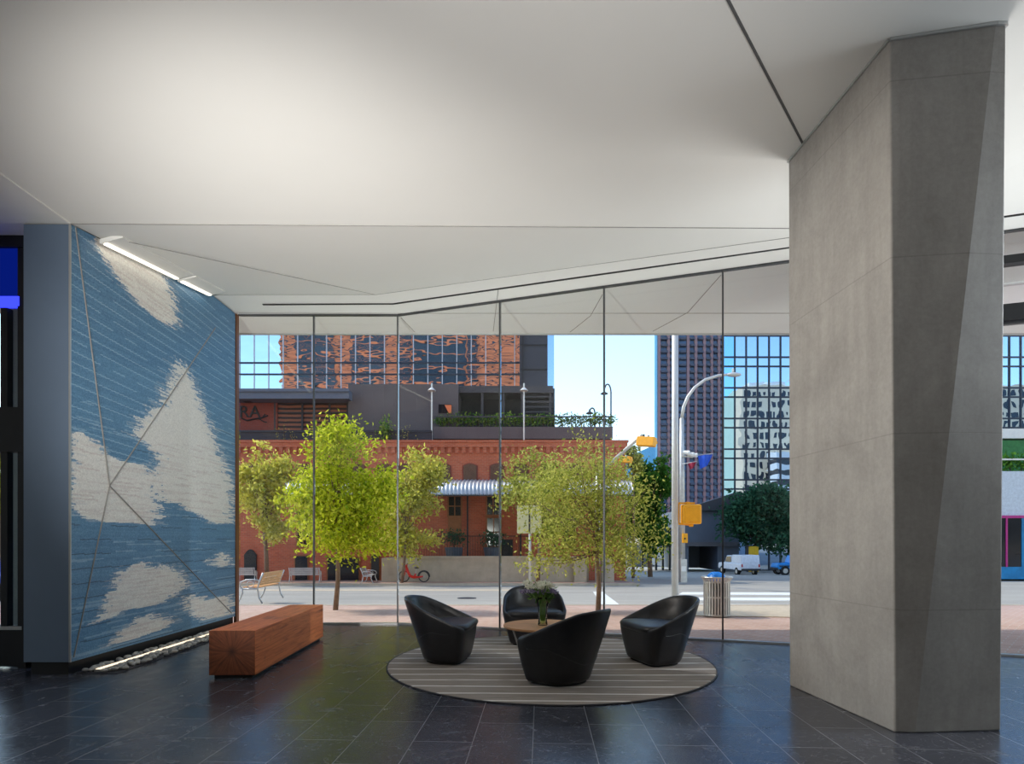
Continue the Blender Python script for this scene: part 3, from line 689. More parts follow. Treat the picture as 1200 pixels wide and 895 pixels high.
for i in range(16):
    white = i % 2 == 0
    a = 2 * math.pi * i / 16 + .3; rr = (.07 + .11 * rf.random()) if i > 2 else .03; hz = TZ + (.42 + .06 * rf.random() if white else .36 + .06 * rf.random())
    top = Vector((VX + rr * math.cos(a) * 1.15, VY + rr * math.sin(a), hz)); foot = Vector((VX + .022 * math.cos(a), VY + .022 * math.sin(a), TZ + .05))
    t = thing('cut_flower', foot, ('round white blossom on a green stem in the glass vase' if white else 'dusky violet filler flower on a green stem in the glass vase'), 'flower', 'white flowers in the vase' if white else 'violet flowers in the vase')
    midp = Vector((VX + .035 * math.cos(a), VY + .035 * math.sin(a), TZ + .27))
    b = MB(); b.tube([foot, midp, top], .0035, 6); b.build('stem', 'stem_green', t, smooth=True)
    ps = []
    for k in range(150 if white else 110):
        v = Vector((rf.gauss(0, 1), rf.gauss(0, 1), abs(rf.gauss(0, 1)))).normalized() * (.058 if white else .062) * (rf.random() ** .3); v.z *= .75; ps.append(top + v)
    leaves_mesh('blossom', ps, .02 if white else .018, 'petal_white' if white else 'petal_violet', t, .8, .4, i)
    ps = [midp.lerp(top, rf.uniform(.2, .8)) + Vector((rf.uniform(-.04, .04), rf.uniform(-.04, .04), rf.uniform(-.01, .03))) for k in range(14)]
    leaves_mesh('leaf', ps, .07, 'leaf_vase', t, .4, .3, i + 50)
def far_base(x, Y): return (X_(x, Y), Y, gz(Y))
# ------------------------------------------------------------------ ground outside
def slab(name, x0, x1, ys, m, dz=0, th=.15, lab=None):
    b = MB(); n = len(ys)
    for i in range(n - 1):
        a, c2 = ys[i], ys[i + 1]; za, zb = gz(a) + dz, gz(c2) + dz
        b.add([(x0, a, za - th), (x1, a, za - th), (x1, c2, zb - th), (x0, c2, zb - th), (x0, a, za), (x1, a, za), (x1, c2, zb), (x0, c2, zb)], [(0, 3, 2, 1), (4, 5, 6, 7), (0, 1, 5, 4), (1, 2, 6, 5), (2, 3, 7, 6), (3, 0, 4, 7)])
    return struct(b.build(name, m), lab)
YC, YF = G(600, 708).y, 32.4
b = MB(); b.prism([(-60, KY + .02), (KX, KY + .02), (12, fy(12) + .02), (12.3, -8.2), (60, -8.2), (60, 10.2), (-60, 10.21)], 2, -.15, -.012); struct(b.build('ground_paving', 'pavers'), 'brick paving under the soffit')
slab('sidewalk', -60, 60, [10.2, YC - .25], 'pavers', -.012, lab='herringbone brick sidewalk')
slab('curb', -60, 60, [YC - .25, YC], 'concrete_wall', .0, lab='pale concrete curb')
slab('road', -120, 120, [YC, 33], 'asphalt', -.12, lab='grey asphalt street')
slab('road_far', -120, 160, [33, 58, 120, 600], 'asphalt', -.13, lab='asphalt of the crossing street')
slab('far_sidewalk', -60, X_(745, 33), [YF, 58], 'far_pavers', .0, .3, lab='brick sidewalk across the street')
slab('far_curb', -60, X_(746, 33), [YF - .25, YF], 'concrete_wall', .01, .3, lab='concrete curb across the street')
slab('plaza_ground', -90, 90, [-60, -8.2], 'concrete_wall', -.03, lab='pale concrete plaza')
def onroad(name, corners, m, lab, lift=-.112):
    b = MB(); q = [G(*c) for c in corners]; n = len(q)
    tp = [Vector((v.x, v.y, gz(v.y) + lift)) for v in q]
    b.add(tp + [v - Vector((0, 0, .02)) for v in tp], [tuple(range(n)), tuple(range(n, 2 * n))[::-1]] + [(i, i + n, (i + 1) % n + n, (i + 1) % n) for i in range(n)])
    return struct(b.build(name, m), lab)
def gp(x, y):  return G(x, y)
# painted bars : crosswalk on the right, stop line, lane edge
onroad('road_marking_1', [(695, 690), (706, 690), (738, 712), (712, 712)], 'white_line', 'white stop line')
for i, (ya, yb) in enumerate(((690.5, 693), (696, 699), (703, 706.5))):
    onroad('road_marking_%d' % (2 + i), [(795, yb), (1100, yb + 1), (1100, ya + 1), (800, ya)], 'white_line', 'white crosswalk bar')
onroad('road_marking_7', [(300, 689), (640, 689), (640, 687.6), (300, 687.6)], 'sand_stone', 'worn pale lane line')
onroad('sidewalk_ramp', [(800, 721), (1000, 724), (1000, 709.5), (812, 709.5)], 'sand_stone', 'pale concrete curb ramp', .004)
mh = G(547, 697); b = MB(); b.lathe([(.33, gz(mh.y) - .113), (.33, gz(mh.y) - .105), (.25, gz(mh.y) - .104), (.01, gz(mh.y) - .104)], (mh.x, mh.y, 0), 24); o = b.build('manhole_cover', 'bumper_dark'); tag(o, 'dark round manhole cover in the street, beyond the left armchair', 'manhole cover')

# ------------------------------------------------------------------ trees and shrubs
def foliage_points(c, rad, ncl, nper, spread, rg, hollow=.35):
    pts, cl = [], []
    for i in range(ncl):
        v = rg.normal(size=3); v /= np.linalg.norm(v); r = (hollow + (1 - hollow) * rg.random()) ; p = np.array(c) + v * r * np.array(rad)
        if p[2] < c[2] - rad[2] * .86: p[2] = c[2] - rad[2] * .7
        cl.append(p); k = int(nper * rg.uniform(.6, 1.4)); pts.append(p + rg.normal(size=(k, 3)) * spread * np.array((1, 1, .75)))
    return np.concatenate(pts), cl
def tree(base, cpix, rpix, tw, leaf, lsize, ncl, nper, label, seed, bark='tree_bark', group=None, cat='tree', name='street_tree', asp=.45, spread=None, hollow=.3, lean=0, clusters=None):
    base = Vector(base); Y = base.y; k = Y / F; rg = np.random.default_rng(seed)
    c = at(cpix[0], cpix[1], Y + lean); rad = (rpix[0] * k, rpix[0] * k * .85, rpix[1] * k)
    t = thing(name, base, label, cat, group)
    b = MB(); b.tube([base - Vector((0, 0, .05)), base.lerp(Vector((c.x, c.y, c.z - rad[2] * .7)), .5) + Vector((.03, 0, 0)), Vector((c.x, c.y, c.z - rad[2] * .7)), Vector((c.x, c.y, c.z - rad[2] * .1)), Vector((c.x + .05, c.y, c.z + rad[2] * .6))], [tw, tw * .85, tw * .75, tw * .5, tw * .15], 9); b.build('trunk', bark, t, smooth=True)
    if clusters:
        P, cl = [], []
        for (cx, cy, rx, ry, f_) in clusters:
            p_, c_ = foliage_points(at(cx, cy, Y + lean + rg.uniform(-.4, .4) * rad[0]), (rx * k, rx * k * .9, ry * k), max(3, int(ncl * f_)), nper, spread or rad[0] * .15, rg, hollow); P.append(p_); cl += c_
        pts = np.concatenate(P)
    else: pts, cl = foliage_points(c, rad, ncl, nper, spread or rad[0] * .15, rg, hollow)
    b = MB(); s0 = Vector((c.x, c.y, c.z - rad[2] * .65)); s1 = Vector((c.x, c.y, c.z))
    for i in range(0, len(cl), max(1, len(cl) // 34)):
        e = Vector(cl[i]); s = s0.lerp(s1, rg.random() * 1.1); mid = s.lerp(e, .5) + Vector((0, 0, -.06 * rad[2])); b.tube([s, mid, e], [tw * .34, tw * .2, tw * .06], 5)
    b.build('branches', bark, t, smooth=True)
    fo = leaves_mesh('foliage', pts, lsize, leaf, t, asp, .15, seed); fo['kind'] = 'stuff'
    return t
tree(G(393, 714), (396, 585), (66, 82), .062, 'leaf_lime', .115, 120, 105, 'bright lime green young tree on the near sidewalk, behind the end of the timber bench', 1,
     clusters=[(402, 575, 58, 68, .55), (395, 520, 34, 24, .12), (440, 590, 32, 40, .14), (358, 590, 26, 40, .12), (400, 630, 56, 24, .16)])
tree(G(701, 716), (700, 600), (80, 80), .062, 'leaf_olive', .085, 120, 95, 'airy olive green tree on the near sidewalk, behind the right armchair', 2,
     clusters=[(675, 555, 48, 38, .2), (715, 580, 50, 50, .2), (640, 590, 42, 44, .14), (720, 635, 52, 38, .18), (655, 640, 40, 32, .1), (690, 600, 60, 60, .2)])
tree(far_base(313, 34.0), (310, 580), (34, 58), .14, 'leaf_yellow', .26, 80, 70, 'yellowish tree across the street, standing next to the mural edge in view', 3, lean=-.8, clusters=[(308, 565, 30, 40, .6), (318, 610, 26, 30, .3), (330, 560, 16, 26, .15)])
tree(far_base(471, 33.3), (475, 590), (44, 64), .09, 'leaf_yellow', .26, 95, 75, 'yellow green tree across the street, next to the red bicycle', 4, lean=-.8, clusters=[(490, 570, 36, 38, .5), (460, 600, 28, 45, .3), (480, 630, 34, 26, .25), (505, 555, 18, 20, .1)])
tree(far_base(630, 33.9), (632, 600), (44, 60), .12, 'leaf_olive', .22, 80, 70, 'olive tree across the street, behind the street sign post', 5, lean=-.8, clusters=[(625, 560, 38, 34, .4), (650, 610, 40, 44, .4), (600, 580, 24, 24, .12)])
tree(far_base(762, 47), (760, 585), (28, 56), .2, 'leaf_green', .42, 80, 70, 'dense dark green tree at the street corner, left of the tall pole', 6, clusters=[(764, 570, 24, 38, .6), (745, 600, 24, 34, .3), (765, 620, 22, 34, .3)])
tree(far_base(742, 44), (742, 540), (16, 30), .12, 'leaf_olive', .3, 20, 40, 'thin pale tree at the corner behind the yellow signals', 16)
tree(far_base(884, 66), (886, 612), (38, 42), .25, 'leaf_dark', .55, 110, 80, 'wide dark green oak shading the parked white pickup', 7, bark='tree_bark_dark', clusters=[(872, 605, 26, 34, .4), (900, 610, 30, 38, .5), (892, 585, 26, 18, .2)])
tree(far_base(936, 68), (934, 608), (32, 46), .25, 'leaf_dark', .55, 80, 80, 'dark green oak over the blue off-road car, partly behind the column', 8, bark='tree_bark_dark')

# ------------------------------------------------------------------ brick warehouse across the street
YB = 37.5; YT = 35.0
wh = thing('brick_warehouse', (X_(490, YB), YB, gz(YB)), 'old red brick warehouse with a corrugated awning across the street', 'building')
xl, xr = X_(180, YB), X_(733, YB); zt = Z_(517, YB); zb = gz(YB) - .3
b = MB(); b.mm((xl, YB, zb), (xr, YB + 9, zt)); b.build('brick_wall', 'old_brick', wh)
b = MB(); b.mm((xl, YB - .16, Z_(524, YB)), (xr + .1, YB, zt)); b.mm((xl, YB - .22, zt - .09), (xr + .16, YB, zt + .05))
x = xl
while x < xr - .2:
    b.mm((x, YB - .12, Z_(531, YB)), (x + .22, YB, Z_(524, YB))); x += .44
b.build('cornice', 'old_brick', wh)
def arch_prism(x0, x1, z0, z1, y0, y1, rise):
    pts = [(x0, z0), (x1, z0)] + [(x1 + (x0 - x1) * i / 8, z1 + rise * math.sin(math.pi * i / 8)) for i in range(9)]; m = MB(); m.prism(pts, 1, y0, y1); return m
for px in (296, 327, 358, 389, 420, 451, 475.5, 520, 551, 582.5, 611, 642, 673, 704):
    x0, x1 = X_(px - 7.5, YB), X_(px + 7.5, YB); z0, z1 = Z_(563, YB), Z_(546, YB)
    m = arch_prism(x0 - .08, x1 + .08, z0 - .06, z1 + .02, YB - .05, YB + .1, .17); f_ = m.build('arched_window', 'brick_plain', wh)
    m = arch_prism(x0, x1, z0, z1, YB - .09, YB + .1, .12); m.build('shutter', 'shutter_brown', f_)
# lower windows and doors
def winpx(x0, x1, y0, y1, frame, panes, fm='door_wood', pm='window_dark'):
    X0, X1, z0, z1 = X_(x0, YB), X_(x1, YB), Z_(y1, YB), Z_(y0, YB); m = MB(); t_ = .09
    for a in ((X0 - t_, z0 - t_, X0, z1 + t_), (X1, z0 - t_, X1 + t_, z1 + t_), (X0, z1, X1, z1 + t_), (X0, z0 - t_, X1, z0)): m.mm((a[0], YB - .1, a[1]), (a[2], YB + .02, a[3]))
    for i in range(1, panes): xx = X0 + (X1 - X0) * i / panes; m.mm((xx - .03, YB - .08, z0), (xx + .03, YB + .02, z1))
    zz = (z0 + z1) / 2; m.mm((X0, YB - .08, zz - .03), (X1, YB + .02, zz + .03))
    w_ = m.build(frame, fm, wh); m = MB(); m.mm((X0, YB - .04, z0), (X1, YB + .02, z1)); m.build('pane', pm, w_); return w_
winpx(526, 540, 582, 604, 'window', 2); winpx(571, 585, 582, 603, 'window', 2); winpx(571, 586, 607, 640, 'entrance_door', 2)
winpx(316, 329, 613, 629, 'window', 2, 'sand_stone'); winpx(349, 362, 600, 640, 'entrance_door', 2); winpx(660, 674, 600, 640, 'entrance_door', 2)
m = MB(); m.mm((X_(525, YB), YB - .08, Z_(632, YB)), (X_(541, YB), YB + .02, Z_(606, YB))); m.build('wood_panel', 'door_wood', wh)
for (x0, x1, y0, y1) in ((383, 422, 652, 680), (434, 446, 648, 680), (345, 362, 650, 680)):
    m = MB(); m.mm((X_(x0, YB), YB - .06, Z_(y1, YB)), (X_(x1, YB), YB + .02, Z_(y0, YB))); f_ = m.build('dark_doorway', 'door_wood', wh)
    m = MB(); m.mm((X_(x0 + 1.5, YB), YB - .09, Z_(y1, YB)), (X_(x1 - 1.5, YB), YB + .02, Z_(y0 + 1.5, YB))); m.build('door_glass', 'window_dark', f_)
m = arch_prism(X_(287, YB), X_(301, YB), gz(YB), Z_(650, YB), YB - .12, YB + .02, .35); m.build('arched_door', 'iron_black', wh)
m = MB(); m.mm((X_(588, YB), YB - .1, Z_(652, YB)), (X_(601, YB), YB + .02, Z_(632, YB))); m.build('grille', 'iron_black', wh)
for px in (548, 610, 650, 702): m = MB(); m.tube([(X_(px, YB), YB - .08, Z_(652, YB)), (X_(px, YB), YB - .08, Z_(581, YB))], .05, 8); m.build('downpipe', 'charcoal', wh)
# awning : corrugated curved metal sheet
x0, x1 = X_(332, 35.6), X_(742, 35.6); nx = 360; prof = [(YB - .02, Z_(562, YB)), (36.6, Z_(563.5, 36.6)), (36.0, Z_(566, 36)), (35.65, Z_(571, 35.65)), (35.5, Z_(579.5, 35.5))]
m = MB(); vs = []; fs = []
for i in range(nx + 1):
    xx = x0 + (x1 - x0) * i / nx; w_ = .035 * math.cos(i * math.pi / 2)
    for (yy, z2) in prof: vs.append((xx, yy - w_ * .6, z2 + w_))
    for (yy, z2) in prof: vs.append((xx, yy - w_ * .6 + .03, z2 + w_ - .03))
q = len(prof)
for i in range(nx):
    for j in range(q - 1):
        a = i * 2 * q + j; b2 = a + 2 * q; fs.append((a, a + 1, b2 + 1, b2)); fs.append((a + q, b2 + q, b2 + 1 + q, a + 1 + q))
m.add(vs, fs); aw = m.build('awning', 'corrugated', wh, smooth=True)
m = MB(); m.mm((x0, 35.52, Z_(581, 35.5)), (x1, 35.60, Z_(578.5, 35.5))); m.build('awning_rail', 'dark_metal', aw)
# loading dock in front
dk = thing('loading_dock', (X_(545, YT), YT, gz(YT)), 'long low concrete loading dock wall in front of the brick warehouse', 'dock')
m = MB(); m.mm((X_(447, YT), YT, gz(YT) - .2), (X_(690, YT), YB - .05, Z_(654, YT))); m.mm((X_(492, YT), YT - .04, Z_(654, YT) - .02), (X_(622, YT), YT + .22, Z_(651.5, YT))); m.build('wall', 'concrete_wall', dk)
m = MB(); 
for px in range(476, 622, 3): m.tube([(X_(px, YT + .2), YT + .2, Z_(653, YT)), (X_(px, YT + .2), YT + .2, Z_(628, YT))], .012, 4)
m.beam((X_(474, YT + .2), YT + .2, Z_(628, YT)), (X_(622, YT + .2), YT + .2, Z_(628, YT)), .05, .05); m.build('railing', 'iron_black', dk)
for px in (680, 712):
    t = thing('stone_pier', (X_(px, 34.6), 34.6, gz(34.6)), 'pale stone pier at the dock end, %s' % ('nearer the street sign' if px == 680 else 'nearer the tall pole'), 'pier')
    m = MB(); m.mm((X_(px - 7, 34.6), 34.4, gz(34.6)), (X_(px + 7, 34.6), 34.9, Z_(655, 34.6))); m.build('shaft', 'concrete_wall', t); m = MB(); m.mm((X_(px - 9, 34.6), 34.35, Z_(655, 34.6)), (X_(px + 9, 34.6), 34.95, Z_(652, 34.6))); m.build('cap', 'sand_stone', t)
def shrub(name, base, h, w, leaf, n, ls, label, cat, seed, group=None, planter=None, spread=.5):
    base = Vector(base); t = thing(name, base, label, cat, group); rg = np.random.default_rng(seed); zb_ = base.z
    if planter:
        m = MB(); pw, ph = planter; m.lathe([(pw * .42, 0), (pw * .5, ph), (pw * .44, ph), (pw * .42, ph - .05), (.01, ph - .05)], base, 4 if pw > .7 else 12); m.build('planter', 'planter_blue', t); zb_ += ph
    m = MB()
    for k in range(5):
        a = rg.uniform(0, 6.28); m.tube([(base.x, base.y, zb_ - .04), (base.x + .3 * w * math.cos(a) * .5, base.y + .15 * w * math.sin(a), zb_ + h * .7)], .02, 5, r2=.008)
    m.build('stems', 'tree_bark_dark', t)
    p = rg.normal(size=(n, 3)) * np.array((w * .27, w * .22, h * .24)); p[:, 2] = np.abs(p[:, 2]) if spread == 0 else p[:, 2] + h * .55; p[:, 2] = np.clip(p[:, 2], .02, h * 1.05); p += np.array((base.x, base.y, zb_))
    fo = leaves_mesh('foliage', p, ls, leaf, t, .45, .4, seed); fo['kind'] = 'stuff'; return t
dz0 = Z_(654, YT)
shrub('potted_plant', (X_(532, 36.4), 36.4, dz0), 1.0, 1.5, 'leaf_dark', 300, .2, 'dark bushy plant in a grey planter under the wood panelled window on the dock', 'plant', 31, planter=(1.1, .62))
shrub('potted_plant', (X_(577, 36.4), 36.4, dz0), .9, 1.3, 'leaf_dark', 260, .2, 'dark bushy plant in a grey planter before the dock doors', 'plant', 32, planter=(1.1, .62))
# upper storey set back : lettered wall, canopy roof, dark ribbed box
YU = 41.0
up = thing('rooftop_restaurant', (X_(400, YU), YU, zt), 'dark clad rooftop restaurant with a flat canopy above the brick warehouse', 'building')
m = MB(); m.mm((X_(180, YU), YU, zt + .0), (X_(325, YU), YU + 4, Z_(466, YU))); m.build('lettered_wall', 'brick_plain', up)
m = MB(); m.mm((X_(322, YU), YU + .1, zt + .0), (X_(412, YU), YU + 4, Z_(466, YU))); wb = m.build('window_wall', 'slat_reflection', up)
m = MB()
for px in (322, 354, 386, 407): m.mm((X_(px, YU) - .05, YU - .02, zt), (X_(px, YU) + .05, YU + .12, Z_(466, YU)))
m.mm((X_(322, YU), YU, Z_(483, YU) - .03), (X_(408, YU), YU + .12, Z_(483, YU) + .03)); m.build('window_frame', 'dark_metal', wb)
m = MB(); m.mm((X_(180, 39.8), 39.8, Z_(467, 39.8)), (X_(409, 39.8), 45, Z_(457, 39.8))); m.mm((X_(180, 39.8), 39.7, Z_(459, 39.8)), (X_(409, 39.8), 39.8, Z_(455.5, 39.8))); m.build('canopy_roof', 'roof_grey', up)
m = MB(); m.mm((X_(180, 39.2), 39.2, zt + .0), (X_(506, 39.2), 39.4, Z_(505, 39.2))); m.mm((X_(180, 39.2), 39.15, Z_(506.5, 39.2)), (X_(506, 39.2), 39.45, Z_(504, 39.2))); m.build('parapet', 'charcoal', up)
m = MB(); m.mm((X_(408, 40.6), 40.6, zt + .0), (X_(537, 40.6), 46, Z_(450, 40.6))); m.build('ribbed_box', 'ribbed_dark', up)
m = MB(); m.mm((X_(537, YU), YU, Z_(460, YU)), (X_(648, YU), 46, Z_(452, YU))); m.build('box_lintel', 'dark_metal', up)
m = MB(); m.mm((X_(537, 43), 43, zt + .0), (X_(650, 43), 46, Z_(455, 43))); m.build('recess_wall', 'charcoal', up)
for px in (565, 590, 612, 645): m = MB(); m.mm((X_(px, YU) - .08, YU + .1, zt), (X_(px, YU) + .08, YU + .3, Z_(458, YU))); m.build('post', 'dark_metal', up)
for i in range(4): m = MB(); z2 = Z_(464 + 6 * i, YU); m.mm((X_(612, YU), YU + .15, z2 - .05), (X_(648, YU), YU + .25, z2 + .05)); m.build('slat', 'dark_metal', up)
m = MB(); m.mm((X_(514, 40.6), 40.54, Z_(484, 40.6)), (X_(529, 40.6), 40.6, Z_(474, 40.6))); m.build('small_window', 'window_dark', up)
m = MB(); m.prism([(X_(521, 40.5), Z_(474.5, 40.5)), (X_(529, 40.5), Z_(474.5, 40.5)), (X_(529, 40.5), Z_(484, 40.5)), (X_(526, 40.5), Z_(484, 40.5))], 1, 40.48, 40.55); m.build('orange_awning', 'tower_brick', up)
m = MB(); m.mm((X_(288, YU), YU - .5, Z_(472, YU)), (X_(297, YU), YU, Z_(467, YU))); m.build('wall_light', 'iron_black', up)
# letters on the wall : RA with a branching flourish under it
def letters(txt, loc, size, m, parent, name):
    cu = bpy.data.curves.new(name, 'FONT'); cu.body = txt; cu.size = size; cu.extrude = .03; cu.align_x = 'CENTER'
    tmp = bpy.data.objects.new(name, cu); COL.objects.link(tmp); dg = bpy.context.evaluated_depsgraph_get(); dg.update()
    me = bpy.data.meshes.new_from_object(tmp.evaluated_get(dg)); bpy.data.objects.remove(tmp)
    M = Matrix.Translation(Vector(loc)) @ Matrix.Rotation(R(90), 4, 'X')
    b = MB(); b.add([M @ v.co for v in me.vertices], [tuple(p.vertices) for p in me.polygons]); return b.build(name, m, parent)
letters('RA', (X_(293, YU), YU - .04, Z_(489, YU)), 1.15, 'iron_black', up, 'letters')
m = MB(); P = lambda x, y: (X_(x, YU), YU - .05, Z_(y, YU))
m.tube([P(283, 490), P(290, 493), P(298, 491), P(306, 490), P(314, 487)], .05, 6); m.tube([P(303, 490), P(309, 494), P(313, 495)], .04, 6); m.tube([P(308, 489), P(311, 485)], .035, 6); m.build('flourish', 'iron_black', up)
# terrace planter, railing, shrubs, lamps
YP = 40.0
tp = thing('terrace_planter', (X_(612, YP), YP, zt), 'long dark rooftop planter with railing above the brick cornice', 'planter')
m = MB(); m.mm((X_(508, YP), YP, Z_(514, YP)), (X_(718, YP), YP + .7, Z_(500, YP))); m.build('trough', 'ribbed_dark', tp)
m = MB(); m.mm((X_(508, YP), YP + .1, zt - .1), (X_(716, YP), YP + .6, Z_(514, YP))); m.build('base', 'iron_black', tp)
m = MB(); 
for px in range(510, 719, 4): m.beam((X_(px, YP), YP + .05, Z_(500, YP)), (X_(px, YP), YP + .05, Z_(488, YP)), .02, .02)
m.beam((X_(508, YP), YP + .05, Z_(488, YP)), (X_(718, YP), YP + .05, Z_(488, YP)), .08, .08); m.build('railing', 'dark_metal', tp)
for i, px in enumerate(range(516, 716, 11)):
    shrub('terrace_shrub', (X_(px, YP + .35), YP + .35, Z_(500, YP)), .75 + .25 * ((i * 37) % 5) / 5, .8, 'leaf_shrub', 150, .2, 'green shrub in the long dark rooftop planter', 'shrub', 60 + i, 'shrubs in the rooftop planter')
shrub('terrace_bush', (X_(452, 39.0), 39.0, zt), 1.75, .8, 'leaf_shrub', 260, .22, 'tall pale green bush on the rooftop before the ribbed dark box', 'shrub', 90)
for i, (px, h_) in enumerate(((325, 1.0), (333, 1.7), (341, 1.0), (345, .8), (472, 1.1), (478, 1.5), (489, .5))):
    shrub('dry_stalk_plant', (X_(px, 38.9), 38.9, zt), h_, .3, 'leaf_yellow', 16, .10, ['thin dry stalk plant on the brick cornice, leftmost of four near the lettered wall', 'tallest dry stalk plant on the cornice near the lettered wall', 'dry stalk plant on the cornice just right of the tallest stalk', 'rightmost small dry stalk plant left of the lime tree top', 'dry stalk plant on the cornice just right of the pale bush', 'tall dry stalk plant with a pale head near the ribbed box', 'short dry stalk plant at the left end of the planter'][i], 'plant', 100 + i)
for px, y0, lab in ((506, 514, 'rooftop lamp post at the left end of the planter'), (614, 512, 'rooftop lamp post before the slatted recess')):
    t = thing('terrace_lamp', (X_(px, 39.6), 39.6, zt), lab, 'lamp'); m = MB(); m.tube([(X_(px, 39.6), 39.6, zt), (X_(px, 39.6), 39.6, Z_(449, 39.6))], .055, 8); m.build('pole', 'pole_grey', t)
    m = MB(); m.lathe([(.02, .25), (.1, .2), (.28, .03), (.27, 0), (.05, -.03)], (X_(px, 39.6), 39.6, Z_(458, 39.6)), 14); m.build('lamp_shade', 'pole_grey', t)
for px, y0, y1, yb, hook, lab in ((697, 483, 478, 500, -6, 'small gooseneck lamp over the right end of the planter'), (716, 460, 450, 520, -8, 'tall gooseneck lamp right of the planter, against the sky')):
    Yl = 40.8; t = thing('gooseneck_lamp', (X_(px, Yl), Yl, Z_(yb, Yl)), lab, 'lamp'); m = MB()
    arc = [at(px + hook / 2 + (-hook / 2) * math.cos(math.pi * i / 8), y0 - (y0 - y1) * math.sin(math.pi * i / 8), Yl) for i in range(9)]
    m.tube([at(px, yb, Yl)] + arc, .05, 8); m.build('pole', 'dark_metal', t, smooth=True); e = arc[-1]
    m = MB(); m.lathe([(.05, .2), (.08, .05), (.26, -.06), (.25, -.1), (.02, -.1)], e, 14); m.build('lamp_shade', 'dark_metal', t)

# ------------------------------------------------------------------ glass tower behind, with the buildings it mirrors
YG = 60.0
tw = thing('glass_tower', (X_(400, YG), YG, gz(YG)), 'mirror glass office tower reflecting orange brick, behind the brick warehouse', 'building')
xa, xb = X_(130, YG), X_(609, YG); zt2 = 74.0
m = MB(); m.mm((xa, YG, gz(YG)), (xb, YG + 20, zt2)); m.build('glass_skin', 'tower_mirror', tw)
m = MB(); px = 298.5 - 17 * 10
while px < 609: m.mm((X_(px, YG) - .04, YG - .08, gz(YG)), (X_(px, YG) + .04, YG + .02, zt2)); px += 16.95
m.build('mullions', 'white_mullion', tw)
m = MB()
for k in range(-6, 9):
    for yy in (425.2, 438.6): z2 = Z_(yy, YG) + k * 4.1; m.mm((xa, YG - .1, z2 - .07), (xb, YG + .02, z2 + .07)) if z2 > 0 else None
m.build('transoms', 'dark_mullion', tw)
m = MB(); m.mm((xb, YG - 1, gz(YG)), (X_(641, YG), YG + 20, zt2)); sl = m.build('slate_wing', 'slate_clad', tw)
m = MB()
for yy in (408, 436, 459): m.mm((xb + .1, YG - 1.06, Z_(yy, YG) - .06), (X_(641, YG), YG - .9, Z_(yy, YG) + .06))
m.mm((X_(612, YG), YG - 1.2, gz(YG)), (X_(613, YG), YG - .9, zt2)); m.build('cladding_joints', 'iron_black', sl)
m = MB(); m.mm((X_(641, YG), YG - 1, gz(YG)), (X_(648.5, YG), YG + 20, zt2)); m.build('corner_glazing', 'tower_mirror_blue', tw)
YR = -34.0; PATH = YG + (YG - YR)
def rx(x): return (x - CX) * PATH / F
def rz_(y): return H + (HY - y) * PATH / F
br = thing('brick_highrise', (rx(460), YR, 0), 'orange brick high-rise seen only as a wavy reflection in the glass tower', 'building')
m = MB(); m.mm((rx(329), YR - 18, 0), (rx(616), YR, 88)); m.build('brick_walls', 'tower_brick', br)
fl_h = 3.6
bays = [(345, 392), (412, 450), (468, 482), (484, 514), (514, 545), (547, 559)]
for bi, (a, c2) in enumerate(bays):
    m = MB(); m.mm((rx(a), YR - .1, 3), (rx(c2), YR + .12, 86)); w_ = m.build('window_bay', 'tower_glass_dark', br)
    m = MB(); z2 = rz_(455) - 3 * fl_h - 24
    while z2 < 84:
        if z2 > 3: m.mm((rx(a), YR, z2), (rx(c2), YR + .34, z2 + (.6 if bi in (3, 4) else .5)))
        if bi in (0, 1, 2, 5):
            for q_ in range(1, 4): m.mm((rx(a), YR, z2 + .95 + q_ * .62), (rx(c2), YR + .2, z2 + .99 + q_ * .62)) if z2 > 3 else None
        z2 += fl_h
    m.build('floor_bands', 'tower_brick', w_)
m = MB(); z2 = 3
while z2 < 86:
    for a, c2 in ((329, 345), (392, 412), (450, 468), (559, 616)): m.mm((rx(a), YR, z2), (rx(c2), YR + .10, z2 + .22))
    z2 += 1.2
m.build('recess_bands', 'tower_glass_dark', br)
# right : mirror building, and the beige block and garage it reflects
YM = 78.0
mg = thing('mirror_office', (X_(900, YM), YM, gz(YM)), 'blue mirror glass office block with dark grid, left of the column in view', 'building')
xm0, xm1 = X_(861, YM), X_(1230, YM)
m = MB(); m.prism([(xm0, YM), (xm1, YM), (xm1, YM + 25), (X_(862, YM + 25), YM + 25)], 2, gz(YM), 80); m.build('glass_skin', 'tower_mirror_blue', mg)
m = MB(); m.prism([(X_(848.5, YM), YM - .02), (xm0, YM - .02), (xm0 + 8, YM + 25), (X_(849, YM + 25), YM + 25)], 2, gz(YM), 80); m.build('corner_glazing', 'sky_strip_mirror', mg)
m = MB(); px = 861
while px < 1230: m.mm((X_(px, YM) - .09, YM - .12, gz(YM)), (X_(px, YM) + .09, YM + .02, 80)); px += 13.4
m.build('mullions', 'dark_mullion', mg)
m = MB(); k = -3
while k < 9:
    for yy in (418.5, 429.3):
        z2 = Z_(yy, YM) + k * 4.0 * -1
        if 0 < z2 < 79: m.mm((X_(848.5, YM), YM - .86 if False else YM - .1, z2 - .10), (xm1, YM + .02, z2 + .10))
    k += 1
m.build('transoms', 'dark_mullion', mg)
YQ = -36.0; PATH2 = YM + (YM - YQ)
def qx(x): return (x - CX) * PATH2 / F
def qz(y): return H + (HY - y) * PATH2 / F
bg = thing('beige_highrise', (qx(960), YQ, 0), 'beige high-rise seen only as a wavy reflection in the blue mirror office', 'building')
m = MB(); m.mm((qx(869), YQ - 18, 0), (qx(1240), YQ, qz(452))); m.build('stone_walls', 'beige_stone', bg)
